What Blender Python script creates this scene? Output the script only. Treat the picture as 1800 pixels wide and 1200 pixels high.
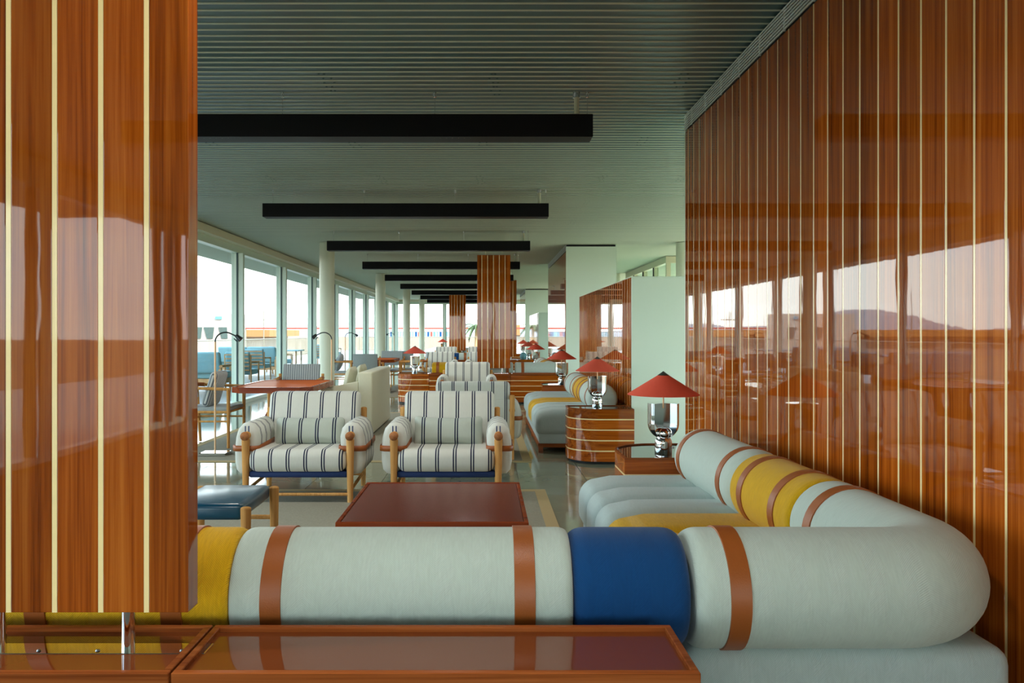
import bpy, bmesh, math, random
from mathutils import Vector, Matrix
random.seed(7)
PI = math.pi
scene = bpy.context.scene
for o in list(bpy.data.objects):
    bpy.data.objects.remove(o, do_unlink=True)
COL = scene.collection

# ------------------------------------------------------------------ camera
cd = bpy.data.cameras.new('camera'); cam = bpy.data.objects.new('camera', cd); COL.objects.link(cam)
cam.location = (0, 0, 1.3); cam.rotation_euler = (PI/2, 0, 0)
cd.sensor_width = 36; cd.lens = 28.0
cd.shift_x = 48/1800; cd.shift_y = -15/1800
cd.clip_start = 0.05; cd.clip_end = 2000
scene.camera = cam

# ------------------------------------------------------------------ world
w = bpy.data.worlds.new('sky'); scene.world = w; w.use_nodes = True
nt = w.node_tree; N = nt.nodes; L = nt.links; N.clear()
out = N.new('ShaderNodeOutputWorld'); bg = N.new('ShaderNodeBackground'); L.new(bg.outputs[0], out.inputs[0])
tc = N.new('ShaderNodeTexCoord'); sep = N.new('ShaderNodeSeparateXYZ'); L.new(tc.outputs['Generated'], sep.inputs[0])
rmp = N.new('ShaderNodeValToRGB'); L.new(sep.outputs['Z'], rmp.inputs[0])
e = rmp.color_ramp.elements
e[0].position = 0.0; e[0].color = (0.96, 0.86, 0.82, 1)
e[1].position = 0.9; e[1].color = (0.30, 0.50, 0.85, 1)
x = e.new(0.07); x.color = (0.90, 0.90, 0.93, 1)
x = e.new(0.30); x.color = (0.55, 0.72, 0.95, 1)
mp = N.new('ShaderNodeMapping'); mp.inputs['Scale'].default_value = (1.3, 1.3, 5.0); L.new(tc.outputs['Generated'], mp.inputs[0])
cn = N.new('ShaderNodeTexNoise'); cn.inputs['Scale'].default_value = 2.2; cn.inputs['Detail'].default_value = 6; L.new(mp.outputs[0], cn.inputs['Vector'])
cr = N.new('ShaderNodeValToRGB'); L.new(cn.outputs['Fac'], cr.inputs[0])
cr.color_ramp.elements[0].position = 0.44; cr.color_ramp.elements[1].position = 0.60
mx = N.new('ShaderNodeMix'); mx.data_type = 'RGBA'; L.new(cr.outputs[0], mx.inputs['Factor']); L.new(rmp.outputs[0], mx.inputs['A']); mx.inputs['B'].default_value = (1.0, 0.95, 0.91, 1)
L.new(mx.outputs['Result'], bg.inputs['Color']); bg.inputs['Strength'].default_value = 2.2

# morning sun over the roof on the timber-wall side
sd = bpy.data.lights.new('sun', 'SUN'); so = bpy.data.objects.new('sun', sd); COL.objects.link(so)
sd.energy = 6.0; sd.color = (1.0, 0.90, 0.76); sd.angle = 0.01
so.rotation_euler = Vector((-0.60, 0.42, -0.80)).to_track_quat('-Z', 'Y').to_euler()

vs = scene.view_settings
vs.view_transform = 'Standard'; vs.look = 'None'; vs.exposure = 1.5; vs.gamma = 1.0; vs.use_curve_mapping = False
scene.cycles.max_bounces = 10; scene.cycles.diffuse_bounces = 6; scene.cycles.glossy_bounces = 5
scene.cycles.transparent_max_bounces = 24; scene.cycles.transmission_bounces = 4
scene.cycles.use_denoising = True
scene.cycles.sample_clamp_indirect = 8.0
scene.cycles.caustics_reflective = False; scene.cycles.caustics_refractive = False

# ------------------------------------------------------------------ materials
def srgb(r, g, b):
    f = lambda c: (c/255/12.92) if c/255 <= 0.04045 else ((c/255+0.055)/1.055)**2.4
    return (f(r), f(g), f(b), 1)

def newmat(name):
    m = bpy.data.materials.new(name); m.use_nodes = True
    return m, m.node_tree.nodes, m.node_tree.links, m.node_tree.nodes['Principled BSDF']

def plain(name, col, rough=0.5, metal=0.0, coat=0.0, noise=0.0, nscale=8.0, bump=0.0, bscale=60.0, spec=0.5, coatr=0.05):
    m, N, L, p = newmat(name)
    p.inputs['Base Color'].default_value = col; p.inputs['Roughness'].default_value = rough; p.inputs['Metallic'].default_value = metal
    p.inputs['Coat Weight'].default_value = coat; p.inputs['Coat Roughness'].default_value = coatr
    p.inputs['Specular IOR Level'].default_value = spec
    tc = N.new('ShaderNodeTexCoord')
    if noise:
        n = N.new('ShaderNodeTexNoise'); n.inputs['Scale'].default_value = nscale; n.inputs['Detail'].default_value = 5; L.new(tc.outputs['Object'], n.inputs['Vector'])
        mr = N.new('ShaderNodeMapRange'); mr.inputs['To Min'].default_value = 1-noise; mr.inputs['To Max'].default_value = 1+noise; L.new(n.outputs['Fac'], mr.inputs['Value'])
        mm = N.new('ShaderNodeMix'); mm.data_type = 'RGBA'; mm.blend_type = 'MULTIPLY'; mm.inputs['Factor'].default_value = 1; mm.inputs['A'].default_value = col
        L.new(mr.outputs[0], mm.inputs['B']); L.new(mm.outputs['Result'], p.inputs['Base Color'])
    if bump:
        n = N.new('ShaderNodeTexNoise'); n.inputs['Scale'].default_value = bscale; n.inputs['Detail'].default_value = 4; L.new(tc.outputs['Object'], n.inputs['Vector'])
        b = N.new('ShaderNodeBump'); b.inputs['Strength'].default_value = bump; b.inputs['Distance'].default_value = 0.004; L.new(n.outputs['Fac'], b.inputs['Height']); L.new(b.outputs[0], p.inputs['Normal'])
    return m

def wood(name, axis, dark, mid, light, rough=0.35, coat=1.0, coatr=0.02, vary=0.32, wob=0.05, spec=0.0):
    """lacquered veneer, grain along one axis of the piece, each piece its own offset and tone"""
    m, N, L, p = newmat(name)
    tc = N.new('ShaderNodeTexCoord'); oi = N.new('ShaderNodeObjectInfo')
    mul = N.new('ShaderNodeMath'); mul.operation = 'MULTIPLY'; mul.inputs[1].default_value = 57.0; L.new(oi.outputs['Random'], mul.inputs[0])
    add = N.new('ShaderNodeVectorMath'); add.operation = 'ADD'; L.new(tc.outputs['Object'], add.inputs[0]); L.new(mul.outputs[0], add.inputs[1])
    sc = {'x': (0.4, 20, 20), 'y': (20, 0.4, 20), 'z': (20, 20, 0.4)}[axis]
    mp = N.new('ShaderNodeMapping'); mp.inputs['Scale'].default_value = sc; L.new(add.outputs[0], mp.inputs[0])
    n1 = N.new('ShaderNodeTexNoise'); n1.inputs['Scale'].default_value = 1.0; n1.inputs['Detail'].default_value = 6; n1.inputs['Roughness'].default_value = 0.62; n1.inputs['Distortion'].default_value = 1.3; L.new(mp.outputs[0], n1.inputs['Vector'])
    mp2 = N.new('ShaderNodeMapping'); mp2.inputs['Scale'].default_value = tuple(c*9 if c > 1 else c*6 for c in sc); L.new(add.outputs[0], mp2.inputs[0])
    n2 = N.new('ShaderNodeTexNoise'); n2.inputs['Scale'].default_value = 1.0; n2.inputs['Detail'].default_value = 3; L.new(mp2.outputs[0], n2.inputs['Vector'])
    mix = N.new('ShaderNodeMix'); mix.inputs['Factor'].default_value = 0.28; L.new(n1.outputs['Fac'], mix.inputs['A']); L.new(n2.outputs['Fac'], mix.inputs['B'])
    rp = N.new('ShaderNodeValToRGB'); L.new(mix.outputs['Result'], rp.inputs[0])
    el = rp.color_ramp.elements; el[0].position = 0.33; el[0].color = dark; el[1].position = 0.68; el[1].color = light
    q = el.new(0.5); q.color = mid
    wn = N.new('ShaderNodeTexWhiteNoise'); wn.noise_dimensions = '1D'; L.new(mul.outputs[0], wn.inputs['W'])
    mr = N.new('ShaderNodeMapRange'); mr.inputs['To Min'].default_value = 1-vary; mr.inputs['To Max'].default_value = 1+vary*0.5; L.new(wn.outputs['Value'], mr.inputs['Value'])
    mm = N.new('ShaderNodeMix'); mm.data_type = 'RGBA'; mm.blend_type = 'MULTIPLY'; mm.inputs['Factor'].default_value = 1
    L.new(rp.outputs[0], mm.inputs['A']); L.new(mr.outputs[0], mm.inputs['B']); L.new(mm.outputs['Result'], p.inputs['Base Color'])
    p.inputs['Roughness'].default_value = rough; p.inputs['Specular IOR Level'].default_value = spec
    p.inputs['Coat Weight'].default_value = coat; p.inputs['Coat Roughness'].default_value = coatr; p.inputs['Coat IOR'].default_value = 1.5
    if wob:
        mp3 = N.new('ShaderNodeMapping'); mp3.inputs['Scale'].default_value = {'x': (2.2, 9, 9), 'y': (9, 2.2, 9), 'z': (9, 9, 2.2)}[axis]; L.new(add.outputs[0], mp3.inputs[0])
        n3 = N.new('ShaderNodeTexNoise'); n3.inputs['Scale'].default_value = 1.0; n3.inputs['Detail'].default_value = 2; L.new(mp3.outputs[0], n3.inputs['Vector'])
        b = N.new('ShaderNodeBump'); b.inputs['Strength'].default_value = wob; b.inputs['Distance'].default_value = 0.01; L.new(n3.outputs['Fac'], b.inputs['Height'])
        L.new(b.outputs[0], p.inputs['Coat Normal'])
    return m

def fabric(name, col, amt=0.10, band=0.05, pitch=0.006, rough=0.85, stripes=None, weave=0.25):
    """twill cloth in UV metres; stripes=(period, colour, half width, half gap) draws paired woven lines along V"""
    m, N, L, p = newmat(name)
    tc = N.new('ShaderNodeTexCoord'); sp = N.new('ShaderNodeSeparateXYZ'); L.new(tc.outputs['UV'], sp.inputs[0])
    def M(op, a, b=None, c=None):
        n = N.new('ShaderNodeMath'); n.operation = op
        for i, v in enumerate((a, b, c)):
            if v is None: continue
            if isinstance(v, (int, float)): n.inputs[i].default_value = v
            else: L.new(v, n.inputs[i])
        return n.outputs[0]
    u, v = sp.outputs['X'], sp.outputs['Y']
    sgn = M('SUBTRACT', M('MULTIPLY', M('GREATER_THAN', M('FRACT', M('DIVIDE', u, band*2)), 0.5), 2.0), 1.0)
    tw = M('SINE', M('MULTIPLY', M('ADD', u, M('MULTIPLY', v, sgn)), 2*PI/pitch))
    n1 = N.new('ShaderNodeTexNoise'); n1.inputs['Scale'].default_value = 1.0; n1.inputs['Detail'].default_value = 4
    mp = N.new('ShaderNodeMapping'); mp.inputs['Scale'].default_value = (160, 22, 1); L.new(tc.outputs['UV'], mp.inputs[0]); L.new(mp.outputs[0], n1.inputs['Vector'])
    fac = M('ADD', 1.0, M('ADD', M('MULTIPLY', tw, amt*0.5), M('MULTIPLY', M('SUBTRACT', n1.outputs['Fac'], 0.5), amt*2.2)))
    base = N.new('ShaderNodeRGB'); base.outputs[0].default_value = col; src = base.outputs[0]
    if stripes:
        per, scol, hw, hg = stripes
        d = M('ABSOLUTE', M('MULTIPLY', M('SUBTRACT', M('FRACT', M('ADD', M('DIVIDE', u, per), 0.5)), 0.5), per))
        st = M('LESS_THAN', M('ABSOLUTE', M('SUBTRACT', d, hg+hw)), hw)
        ms = N.new('ShaderNodeMix'); ms.data_type = 'RGBA'; L.new(st, ms.inputs['Factor']); L.new(src, ms.inputs['A']); ms.inputs['B'].default_value = scol; src = ms.outputs['Result']
    mm = N.new('ShaderNodeMix'); mm.data_type = 'RGBA'; mm.blend_type = 'MULTIPLY'; mm.inputs['Factor'].default_value = 1
    L.new(src, mm.inputs['A']); L.new(fac, mm.inputs['B']); L.new(mm.outputs['Result'], p.inputs['Base Color'])
    p.inputs['Roughness'].default_value = rough; p.inputs['Specular IOR Level'].default_value = 0.2
    p.inputs['Sheen Weight'].default_value = 0.15
    b = N.new('ShaderNodeBump'); b.inputs['Strength'].default_value = weave; b.inputs['Distance'].default_value = 0.002
    L.new(M('ADD', M('MULTIPLY', tw, 0.5), n1.outputs['Fac']), b.inputs['Height']); L.new(b.outputs[0], p.inputs['Normal'])
    return m

def glass(name, tint):
    m = bpy.data.materials.new(name); m.use_nodes = True; N = m.node_tree.nodes; L = m.node_tree.links; N.clear()
    o = N.new('ShaderNodeOutputMaterial'); t = N.new('ShaderNodeBsdfTransparent'); t.inputs[0].default_value = tint
    g = N.new('ShaderNodeBsdfGlossy'); g.inputs['Roughness'].default_value = 0.01; ge = N.new('ShaderNodeNewGeometry'); dt = N.new('ShaderNodeVectorMath'); dt.operation = 'DOT_PRODUCT'
    L.new(ge.outputs['Normal'], dt.inputs[0]); L.new(ge.outputs['Incoming'], dt.inputs[1]); prev = dt.outputs['Value']
    for op, b in (('ABSOLUTE', None), ('SUBTRACT', None), ('POWER', 5.0), ('MULTIPLY_ADD', 0.12)):   # thin pane, Schlick on either face
        n = N.new('ShaderNodeMath'); n.operation = op
        if op == 'SUBTRACT': n.inputs[0].default_value = 1.0; L.new(prev, n.inputs[1])
        else:
            L.new(prev, n.inputs[0])
            if b is not None: n.inputs[1].default_value = b
            if op == 'MULTIPLY_ADD': n.inputs[2].default_value = 0.02
        prev = n.outputs[0]
    x = N.new('ShaderNodeMixShader'); L.new(prev, x.inputs[0]); L.new(t.outputs[0], x.inputs[1]); L.new(g.outputs[0], x.inputs[2]); L.new(x.outputs[0], o.inputs[0])
    return m

WD, WM, WL = srgb(98, 36, 6), srgb(164, 80, 18), srgb(194, 110, 36)
M = {}
M['wood_z'] = wood('lacquered mahogany upright', 'z', WD, WM, WL, wob=0.025)
M['wood_x'] = wood('lacquered mahogany lengthwise', 'x', WD, WM, WL, wob=0.03)
M['wood_y'] = wood('lacquered mahogany crosswise', 'y', WD, WM, WL, wob=0.03)
TD, TM, TL = srgb(108, 50, 20), srgb(146, 78, 36), srgb(168, 96, 50)
M['rim_x'] = wood('satin wood edging', 'x', TD, TM, TL, coat=0.3, coatr=0.15, wob=0)
M['inset'] = plain('dark brown lacquer top', srgb(112, 56, 26), rough=0.4, coat=1.0, coatr=0.02, noise=0.05, nscale=6, spec=0.0)
M['burgundy'] = plain('burgundy leather top', srgb(118, 42, 30), rough=0.13, noise=0.12, nscale=40, bump=0.10, bscale=350, spec=0.28)
M['inlay'] = plain('maple inlay', srgb(255, 230, 164), rough=0.35, coat=0.8, noise=0.05, nscale=20)
M['beech'] = wood('oiled beech', 'z', srgb(176, 120, 66), srgb(206, 154, 92), srgb(222, 174, 112), rough=0.45, coat=0.0, vary=0.12, wob=0)
M['knob'] = wood('darker turned knob', 'y', srgb(130, 80, 48), srgb(158, 104, 66), srgb(176, 122, 82), rough=0.4, coat=0.1, vary=0.1, wob=0)
M['white_cloth'] = fabric('pale grey green twill', srgb(184, 198, 188))
M['seat_cloth'] = fabric('pale blue grey twill', srgb(174, 190, 187))
M['yellow_cloth'] = fabric('mustard wool', srgb(206, 160, 10), amt=0.2, weave=0.5)
M['blue_cloth'] = fabric('royal blue wool', srgb(0, 62, 114), amt=0.10)
M['navy'] = plain('navy canvas sling', srgb(14, 46, 98), rough=0.7, bump=0.2, bscale=400)
M['leather'] = plain('tan saddle leather', srgb(150, 80, 28), rough=0.42, noise=0.12, nscale=12, bump=0.15, bscale=250)
NAVY = srgb(26, 34, 62)
M['stripe_x'] = fabric('cream ticking with paired navy stripes', srgb(208, 210, 200), amt=0.05, stripes=(0.134, NAVY, 0.0050, 0.0046), weave=0.12)
M['stripe_shaded'] = fabric('shaded ticking with paired navy stripes', srgb(182, 190, 178), amt=0.05, stripes=(0.134, NAVY, 0.0050, 0.0046), weave=0.12)  # same ticking, greyed to paint in the shade on the lumbar pillows
M['fine_stripe'] = fabric('fine grey stripe cloth', srgb(206, 210, 206), amt=0.05, stripes=(0.030, srgb(104, 112, 118), 0.0045, 0.0015), weave=0.1)
M['woven'] = fabric('grey woven cord', srgb(176, 186, 186), amt=0.12, stripes=(0.022, srgb(140, 152, 154), 0.003, 0.002), weave=0.3)
M['settee'] = fabric('ivory upholstery', srgb(206, 204, 178), amt=0.05, weave=0.15)
M['chrome'] = plain('polished chrome', (0.83, 0.84, 0.84, 1), rough=0.04, metal=1.0)
M['steel'] = plain('brushed steel', (0.6, 0.62, 0.63, 1), rough=0.25, metal=1.0)
M['brass'] = plain('pale bronze pole', srgb(206, 170, 132), rough=0.3, metal=0.6)
M['gun'] = plain('gunmetal', srgb(50, 56, 58), rough=0.35, metal=0.6)
M['shade'] = plain('coral red card shade', srgb(214, 78, 52), rough=0.75, noise=0.05, nscale=60, bump=0.1, bscale=300)
M['capmetal'] = plain('dark green patinated cap', srgb(62, 72, 66), rough=0.4, metal=0.3)
M['black'] = plain('black powder coated steel', srgb(4, 6, 9), rough=0.5, spec=0.2)
M['mint'] = plain('mint painted panel', srgb(222, 238, 224), rough=0.28, noise=0.012, nscale=3)
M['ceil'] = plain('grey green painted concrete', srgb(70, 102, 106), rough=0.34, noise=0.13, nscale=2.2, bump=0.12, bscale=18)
M['ceilrib_glint'] = plain('concrete rib with light painted in', srgb(206, 216, 198), rough=0.30)  # pale tone paints in the light catching the ribs
M['column'] = plain('pale painted column', srgb(216, 222, 200), rough=0.4)
M['frame'] = plain('pale mint aluminium', srgb(196, 214, 200), rough=0.35)
M['gasket'] = plain('dark seal', srgb(40, 66, 66), rough=0.5)
M['cream'] = plain('cream header', srgb(214, 210, 182), rough=0.45)
M['grille'] = plain('pale aluminium grille', srgb(228, 238, 238), rough=0.35)
M['dark'] = plain('dark void', srgb(18, 26, 28), rough=0.7)
M['glass'] = glass('clear pane', (0.90, 0.97, 0.965, 1))
M['tile'] = plain('polished grey green stone', srgb(132, 136, 116), rough=0.07, noise=0.16, nscale=5, spec=0.6)
M['bouncestone'] = plain('pale cream bounce floor', srgb(222, 214, 192), rough=0.3, noise=0.05, nscale=4)
M['unseen_carpet'] = plain('dark grey carpet', srgb(96, 92, 82), rough=0.95, noise=0.1, nscale=80, spec=0.1)
M['grout'] = plain('dark grout', srgb(50, 60, 56), rough=0.6)
M['rug'] = plain('flat woven grey rug', srgb(142, 140, 124), rough=0.95, noise=0.22, nscale=70, bump=0.7, bscale=160, spec=0.1)
M['rugband'] = plain('beige rug binding', srgb(172, 154, 114), rough=0.9, noise=0.06, nscale=120, bump=0.3, bscale=300, spec=0.1)
M['blueleather'] = plain('teal blue leather', srgb(4, 70, 96), rough=0.3, noise=0.06, nscale=10, bump=0.06, bscale=200, coat=0.3, coatr=0.15)
M['tabletop'] = wood('orange wood tray top', 'x', srgb(160, 74, 32), srgb(186, 94, 44), srgb(200, 110, 58), rough=0.5, coat=0.15, coatr=0.2, vary=0.1, wob=0)
M['tablerim'] = wood('reddish table edge', 'x', srgb(104, 40, 18), srgb(138, 60, 30), srgb(158, 76, 42), coat=0.6, coatr=0.08, vary=0.1, wob=0)
M['terrace'] = plain('pale terrace paving', srgb(112, 116, 112), rough=0.4, noise=0.05, nscale=2)
M['land'] = plain('dry pale ground', srgb(104, 84, 62), rough=0.95, noise=0.15, nscale=0.12)
M['whitewall'] = plain('white render', srgb(172, 162, 154), rough=0.8)
M['orange'] = plain('orange roof sheet', srgb(150, 104, 62), rough=0.8)
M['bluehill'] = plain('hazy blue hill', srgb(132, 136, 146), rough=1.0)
M['green'] = plain('dusty green leaf', srgb(56, 74, 34), rough=0.8, noise=0.25, nscale=3)
M['redbar'] = plain('red painted steel', srgb(160, 60, 46), rough=0.6)
M['railing'] = plain('galvanised railing', srgb(120, 118, 106), rough=0.5)
M['outcloth'] = fabric('pale aqua outdoor cloth', srgb(120, 164, 174), amt=0.04)
M['outwood'] = wood('weathered teak', 'z', srgb(150, 116, 82), srgb(176, 140, 100), srgb(190, 156, 116), rough=0.7, coat=0, vary=0.1, wob=0)
M['winglass'] = plain('grey window glass', srgb(70, 84, 82), rough=0.4, spec=0.2)
M['sign'] = plain('blue sign', srgb(84, 140, 160), rough=0.6)

# ------------------------------------------------------------------ geometry helpers
class G:
    """a bmesh being filled with shapes; build() links it as one mesh object"""
    def __init__(s): s.bm = bmesh.new(); s.uv = s.bm.loops.layers.uv.new('uv')
    def _boxuv(s, faces):
        for f in faces:
            n = f.normal; ax = max(range(3), key=lambda i: abs(n[i]))
            for l in f.loops:
                c = l.vert.co
                l[s.uv].uv = (c.y, c.z) if ax == 0 else ((c.x, c.z) if ax == 1 else (c.x, c.y))
    def box(s, x0, x1, y0, y1, z0, z1, bev=0.0, seg=2, m=None):
        t = bmesh.new(); bmesh.ops.create_cube(t, size=1)
        for v in t.verts: v.co = Vector(((x0+x1)/2+v.co.x*(x1-x0), (y0+y1)/2+v.co.y*(y1-y0), (z0+z1)/2+v.co.z*(z1-z0)))
        if bev: bmesh.ops.bevel(t, geom=t.verts[:]+t.edges[:], offset=bev, segments=seg, profile=0.5, affect='EDGES', clamp_overlap=True)
        return s._add(t, m)
    def _add(s, t, m=None, uvdone=False):
        if m is not None: bmesh.ops.transform(t, matrix=m, verts=t.verts)
        bmesh.ops.recalc_face_normals(t, faces=t.faces)
        vm = {}
        fs = []
        for v in t.verts: vm[v] = s.bm.verts.new(v.co)
        for f in t.faces:
            try: nf = s.bm.faces.new([vm[v] for v in f.verts])
            except ValueError: continue
            nf.material_index = f.material_index; fs.append(nf)
        t.free()
        for f in fs: f.normal_update()
        s._boxuv(fs)
        return fs
    def tube(s, a, b, r, r2=None, n=14, cap=True):
        a, b = Vector(a), Vector(b); d = b-a; r2 = r if r2 is None else r2
        t = bmesh.new(); bmesh.ops.create_cone(t, cap_ends=cap, segments=n, radius1=r, radius2=r2, depth=d.length)
        return s._add(t, Matrix.Translation((a+b)/2) @ d.to_track_quat('Z', 'Y').to_matrix().to_4x4())
    def ball(s, c, r, u=16, v=10, sc=(1, 1, 1)):
        t = bmesh.new(); bmesh.ops.create_uvsphere(t, u_segments=u, v_segments=v, radius=r)
        return s._add(t, Matrix.Translation(c) @ Matrix.Diagonal((*sc, 1)))
    def lathe(s, prof, c=(0, 0, 0), n=32, a0=0.0, a1=2*PI):
        """prof: (radius, height) pairs; full turn unless a0/a1 cut it"""
        full = abs(a1-a0-2*PI) < 1e-6; k = n if full else n+1; t = bmesh.new(); rings = []
        for r, z in prof:
            if r < 1e-6: rings.append([t.verts.new((c[0], c[1], c[2]+z))]*k)
            else: rings.append([t.verts.new((c[0]+r*math.cos(a0+(a1-a0)*i/n), c[1]+r*math.sin(a0+(a1-a0)*i/n), c[2]+z)) for i in range(k)])
        for A, B in zip(rings, rings[1:]):
            for i in range(k if full else k-1):
                j = (i+1) % k; q = []
                for v in (A[i], A[j], B[j], B[i]):
                    if v not in q: q.append(v)
                if len(q) > 2:
                    try: t.faces.new(q)
                    except ValueError: pass
        return s._add(t)
    def prism(s, pts, z0, z1, bev=0.0):
        t = bmesh.new(); vs = [t.verts.new((x, y, z0)) for x, y in pts]; f = t.faces.new(vs)
        r = bmesh.ops.extrude_face_region(t, geom=[f])
        for v in r['geom']:
            if isinstance(v, bmesh.types.BMVert): v.co.z = z1
        if bev: bmesh.ops.bevel(t, geom=[e for e in t.edges if abs(e.verts[0].co.z-e.verts[1].co.z) < 1e-6], offset=bev, segments=2, profile=0.5, affect='EDGES')
        return s._add(t)
    def pathtube(s, pts, r, n=10):
        for a, b in zip(pts, pts[1:]): s.tube(a, b, r, n=n, cap=True)
    def sweep(s, path, rad, n=40, squash=1.0, u0=0.0):
        """round bolster along a level path; rad is a list of radii; true-metre UVs; ends closed"""
        P = [Vector(p) for p in path]; rings = []; acc = u0; us = []
        for i, p in enumerate(P):
            tg = (P[min(i+1, len(P)-1)]-P[max(i-1, 0)]).normalized(); nn = Vector((-tg.y, tg.x, 0)); r = rad[i]
            if i: acc += (P[i]-P[i-1]).length
            us.append(acc)
            rings.append([s.bm.verts.new(p+nn*(r*math.cos(2*PI*k/n))+Vector((0, 0, r*squash*math.sin(2*PI*k/n)))) for k in range(n)])
        for i in range(len(P)-1):
            for k in range(n):
                j = (k+1) % n
                f = s.bm.faces.new((rings[i][k], rings[i][j], rings[i+1][j], rings[i+1][k]))
                R = 0.165
                for l, (uu, kk) in zip(f.loops, ((us[i], k), (us[i], k+1), (us[i+1], k+1), (us[i+1], k))): l[s.uv].uv = (uu, kk/n*2*PI*R)
        s._boxuv([s.bm.faces.new(rings[0][::-1]), s.bm.faces.new(rings[-1])])
        return s
    def bend(s, fn):
        for v in s.bm.verts: v.co = Vector(fn(*v.co))
        return s
    def build(s, name, mat, parent=None, loc=(0, 0, 0), rotz=0.0, smooth=True, keep=False):
        bmesh.ops.recalc_face_normals(s.bm, faces=s.bm.faces)
        me = bpy.data.meshes.new(name); s.bm.to_mesh(me); s.bm.free()
        for mm in (mat if isinstance(mat, (list, tuple)) else [mat]): me.materials.append(M[mm])
        if smooth:
            for p in me.polygons: p.use_smooth = True
            me.set_sharp_from_angle(angle=math.radians(38))
        o = bpy.data.objects.new(name, me); COL.objects.link(o); o.location = loc; o.rotation_euler = (0, 0, rotz)
        if parent: o.parent = parent
        return o

def inst(mesh_o, name, loc, parent=None, scale=None, rotz=0.0):
    o = bpy.data.objects.new(name, mesh_o.data); COL.objects.link(o); o.location = loc; o.rotation_euler = (0, 0, rotz)
    if scale: o.scale = scale
    if parent: o.parent = parent
    return o

def tag(o, label=None, cat=None, group=None, kind=None):
    if label: o['label'] = label
    if cat: o['category'] = cat
    if group: o['group'] = group
    if kind: o['kind'] = kind
    return o

def thing(name, label, cat, loc=(0, 0, 0), rotz=0.0, group=None):
    o = bpy.data.objects.new(name, None); COL.objects.link(o); o.location = loc; o.rotation_euler = (0, 0, rotz); o.empty_display_size = 0.1
    return tag(o, label, cat, group)

def copy_tree(o, parent=None):
    c = o.copy(); COL.objects.link(c)
    if parent: c.parent = parent
    for ch in list(o.children): copy_tree(ch, c)
    return c

def dup(o, label, loc, rotz=None):
    c = copy_tree(o); c['label'] = label; c.location = loc
    if rotz is not None: c.rotation_euler = (0, 0, rotz)
    return c

CZ = 3.0            # ceiling height
XW = 1.55           # timber wall plane
XL = -4.43          # glazing line towards the terrace
YB, YE = -8.0, 40.0 # ends of the hall
XR = 7.0

# ------------------------------------------------------------------ structure: floor
g = G(); g.box(-4.7, XR+0.3, YB, YE+0.3, -0.30, -0.012)
floor = g.build('floor', 'grout', smooth=False); tag(floor, kind='structure')
TS = 0.6; TX0, TX1, TY0, TY1 = -4.5, 2.1, 4.6, 16.6
g = G(); g.box(-TS/2+0.002, TS/2-0.002, -TS/2+0.002, TS/2-0.002, -0.012, 0.0, bev=0.001, seg=1)
t0 = g.build('tile', 'tile', floor, loc=(TX0+TS/2, TY0+TS/2, 0), smooth=False)
nx, ny = round((TX1-TX0)/TS), round((TY1-TY0)/TS)
for i in range(nx):
    for j in range(ny):
        if i or j: inst(t0, 'tile', (TX0+TS*(i+.5), TY0+TS*(j+.5), 0), floor)
g = G()
for (x0, x1, y0, y1) in ((-4.7, TX1, 1.0, TY0), (-4.7, TX1, TY1, YE+0.3), (-4.7, TX0, TY0, TY1)):
    g.box(x0, x1, y0, y1, -0.012, 0.0)
g.build('paving', 'tile', floor, smooth=False)
g = G(); g.box(-4.7, TX1, YB, 1.0, -0.012, 0.0); g.build('unseen_carpet', 'unseen_carpet', floor, smooth=False)  # unseen dark matte floor, added to dull reflections in the close panel
g = G(); g.box(TX1, XR+0.3, YB, YE+0.3, -0.012, 0.0); g.build('bounce_paving', 'bouncestone', floor, smooth=False)  # unseen pale floor, added to bounce sunlight up to the ceiling

# ------------------------------------------------------------------ structure: ribbed concrete ceiling (runs on as the terrace soffit)
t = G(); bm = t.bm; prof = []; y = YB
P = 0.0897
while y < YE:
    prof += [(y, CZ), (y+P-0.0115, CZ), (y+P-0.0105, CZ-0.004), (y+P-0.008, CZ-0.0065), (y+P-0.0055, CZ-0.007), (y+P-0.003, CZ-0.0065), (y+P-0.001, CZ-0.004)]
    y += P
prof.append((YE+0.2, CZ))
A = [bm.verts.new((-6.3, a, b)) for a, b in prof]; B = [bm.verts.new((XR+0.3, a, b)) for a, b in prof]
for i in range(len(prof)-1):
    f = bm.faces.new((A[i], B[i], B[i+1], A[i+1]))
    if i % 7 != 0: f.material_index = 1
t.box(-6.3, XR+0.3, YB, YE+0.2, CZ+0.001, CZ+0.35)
ceil = t.build('ceiling', ['ceil', 'ceilrib_glint'], smooth=False); tag(ceil, kind='structure')
# dabs of old fixings along the ribs
t = G(); rr = random.Random(3)
for X in (-2.4, -1.15, 0.0, 1.3, 2.2):
    for Y in (3.9, 5.2, 6.9, 8.6, 10.2, 12.0):
        xo = rr.uniform(-.1, .1)
        for k in range(rr.randint(4, 6)):
            for q in range(2):
                t.ball((X+xo+rr.uniform(-.02, .02)+k*0.004+q*0.05, Y+k*P+0.03, CZ-0.001), 0.007, 6, 4, (1.3, 1, 0.7))
tag(t.build('fixing_dab', 'ceil', ceil), kind='stuff')

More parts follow.
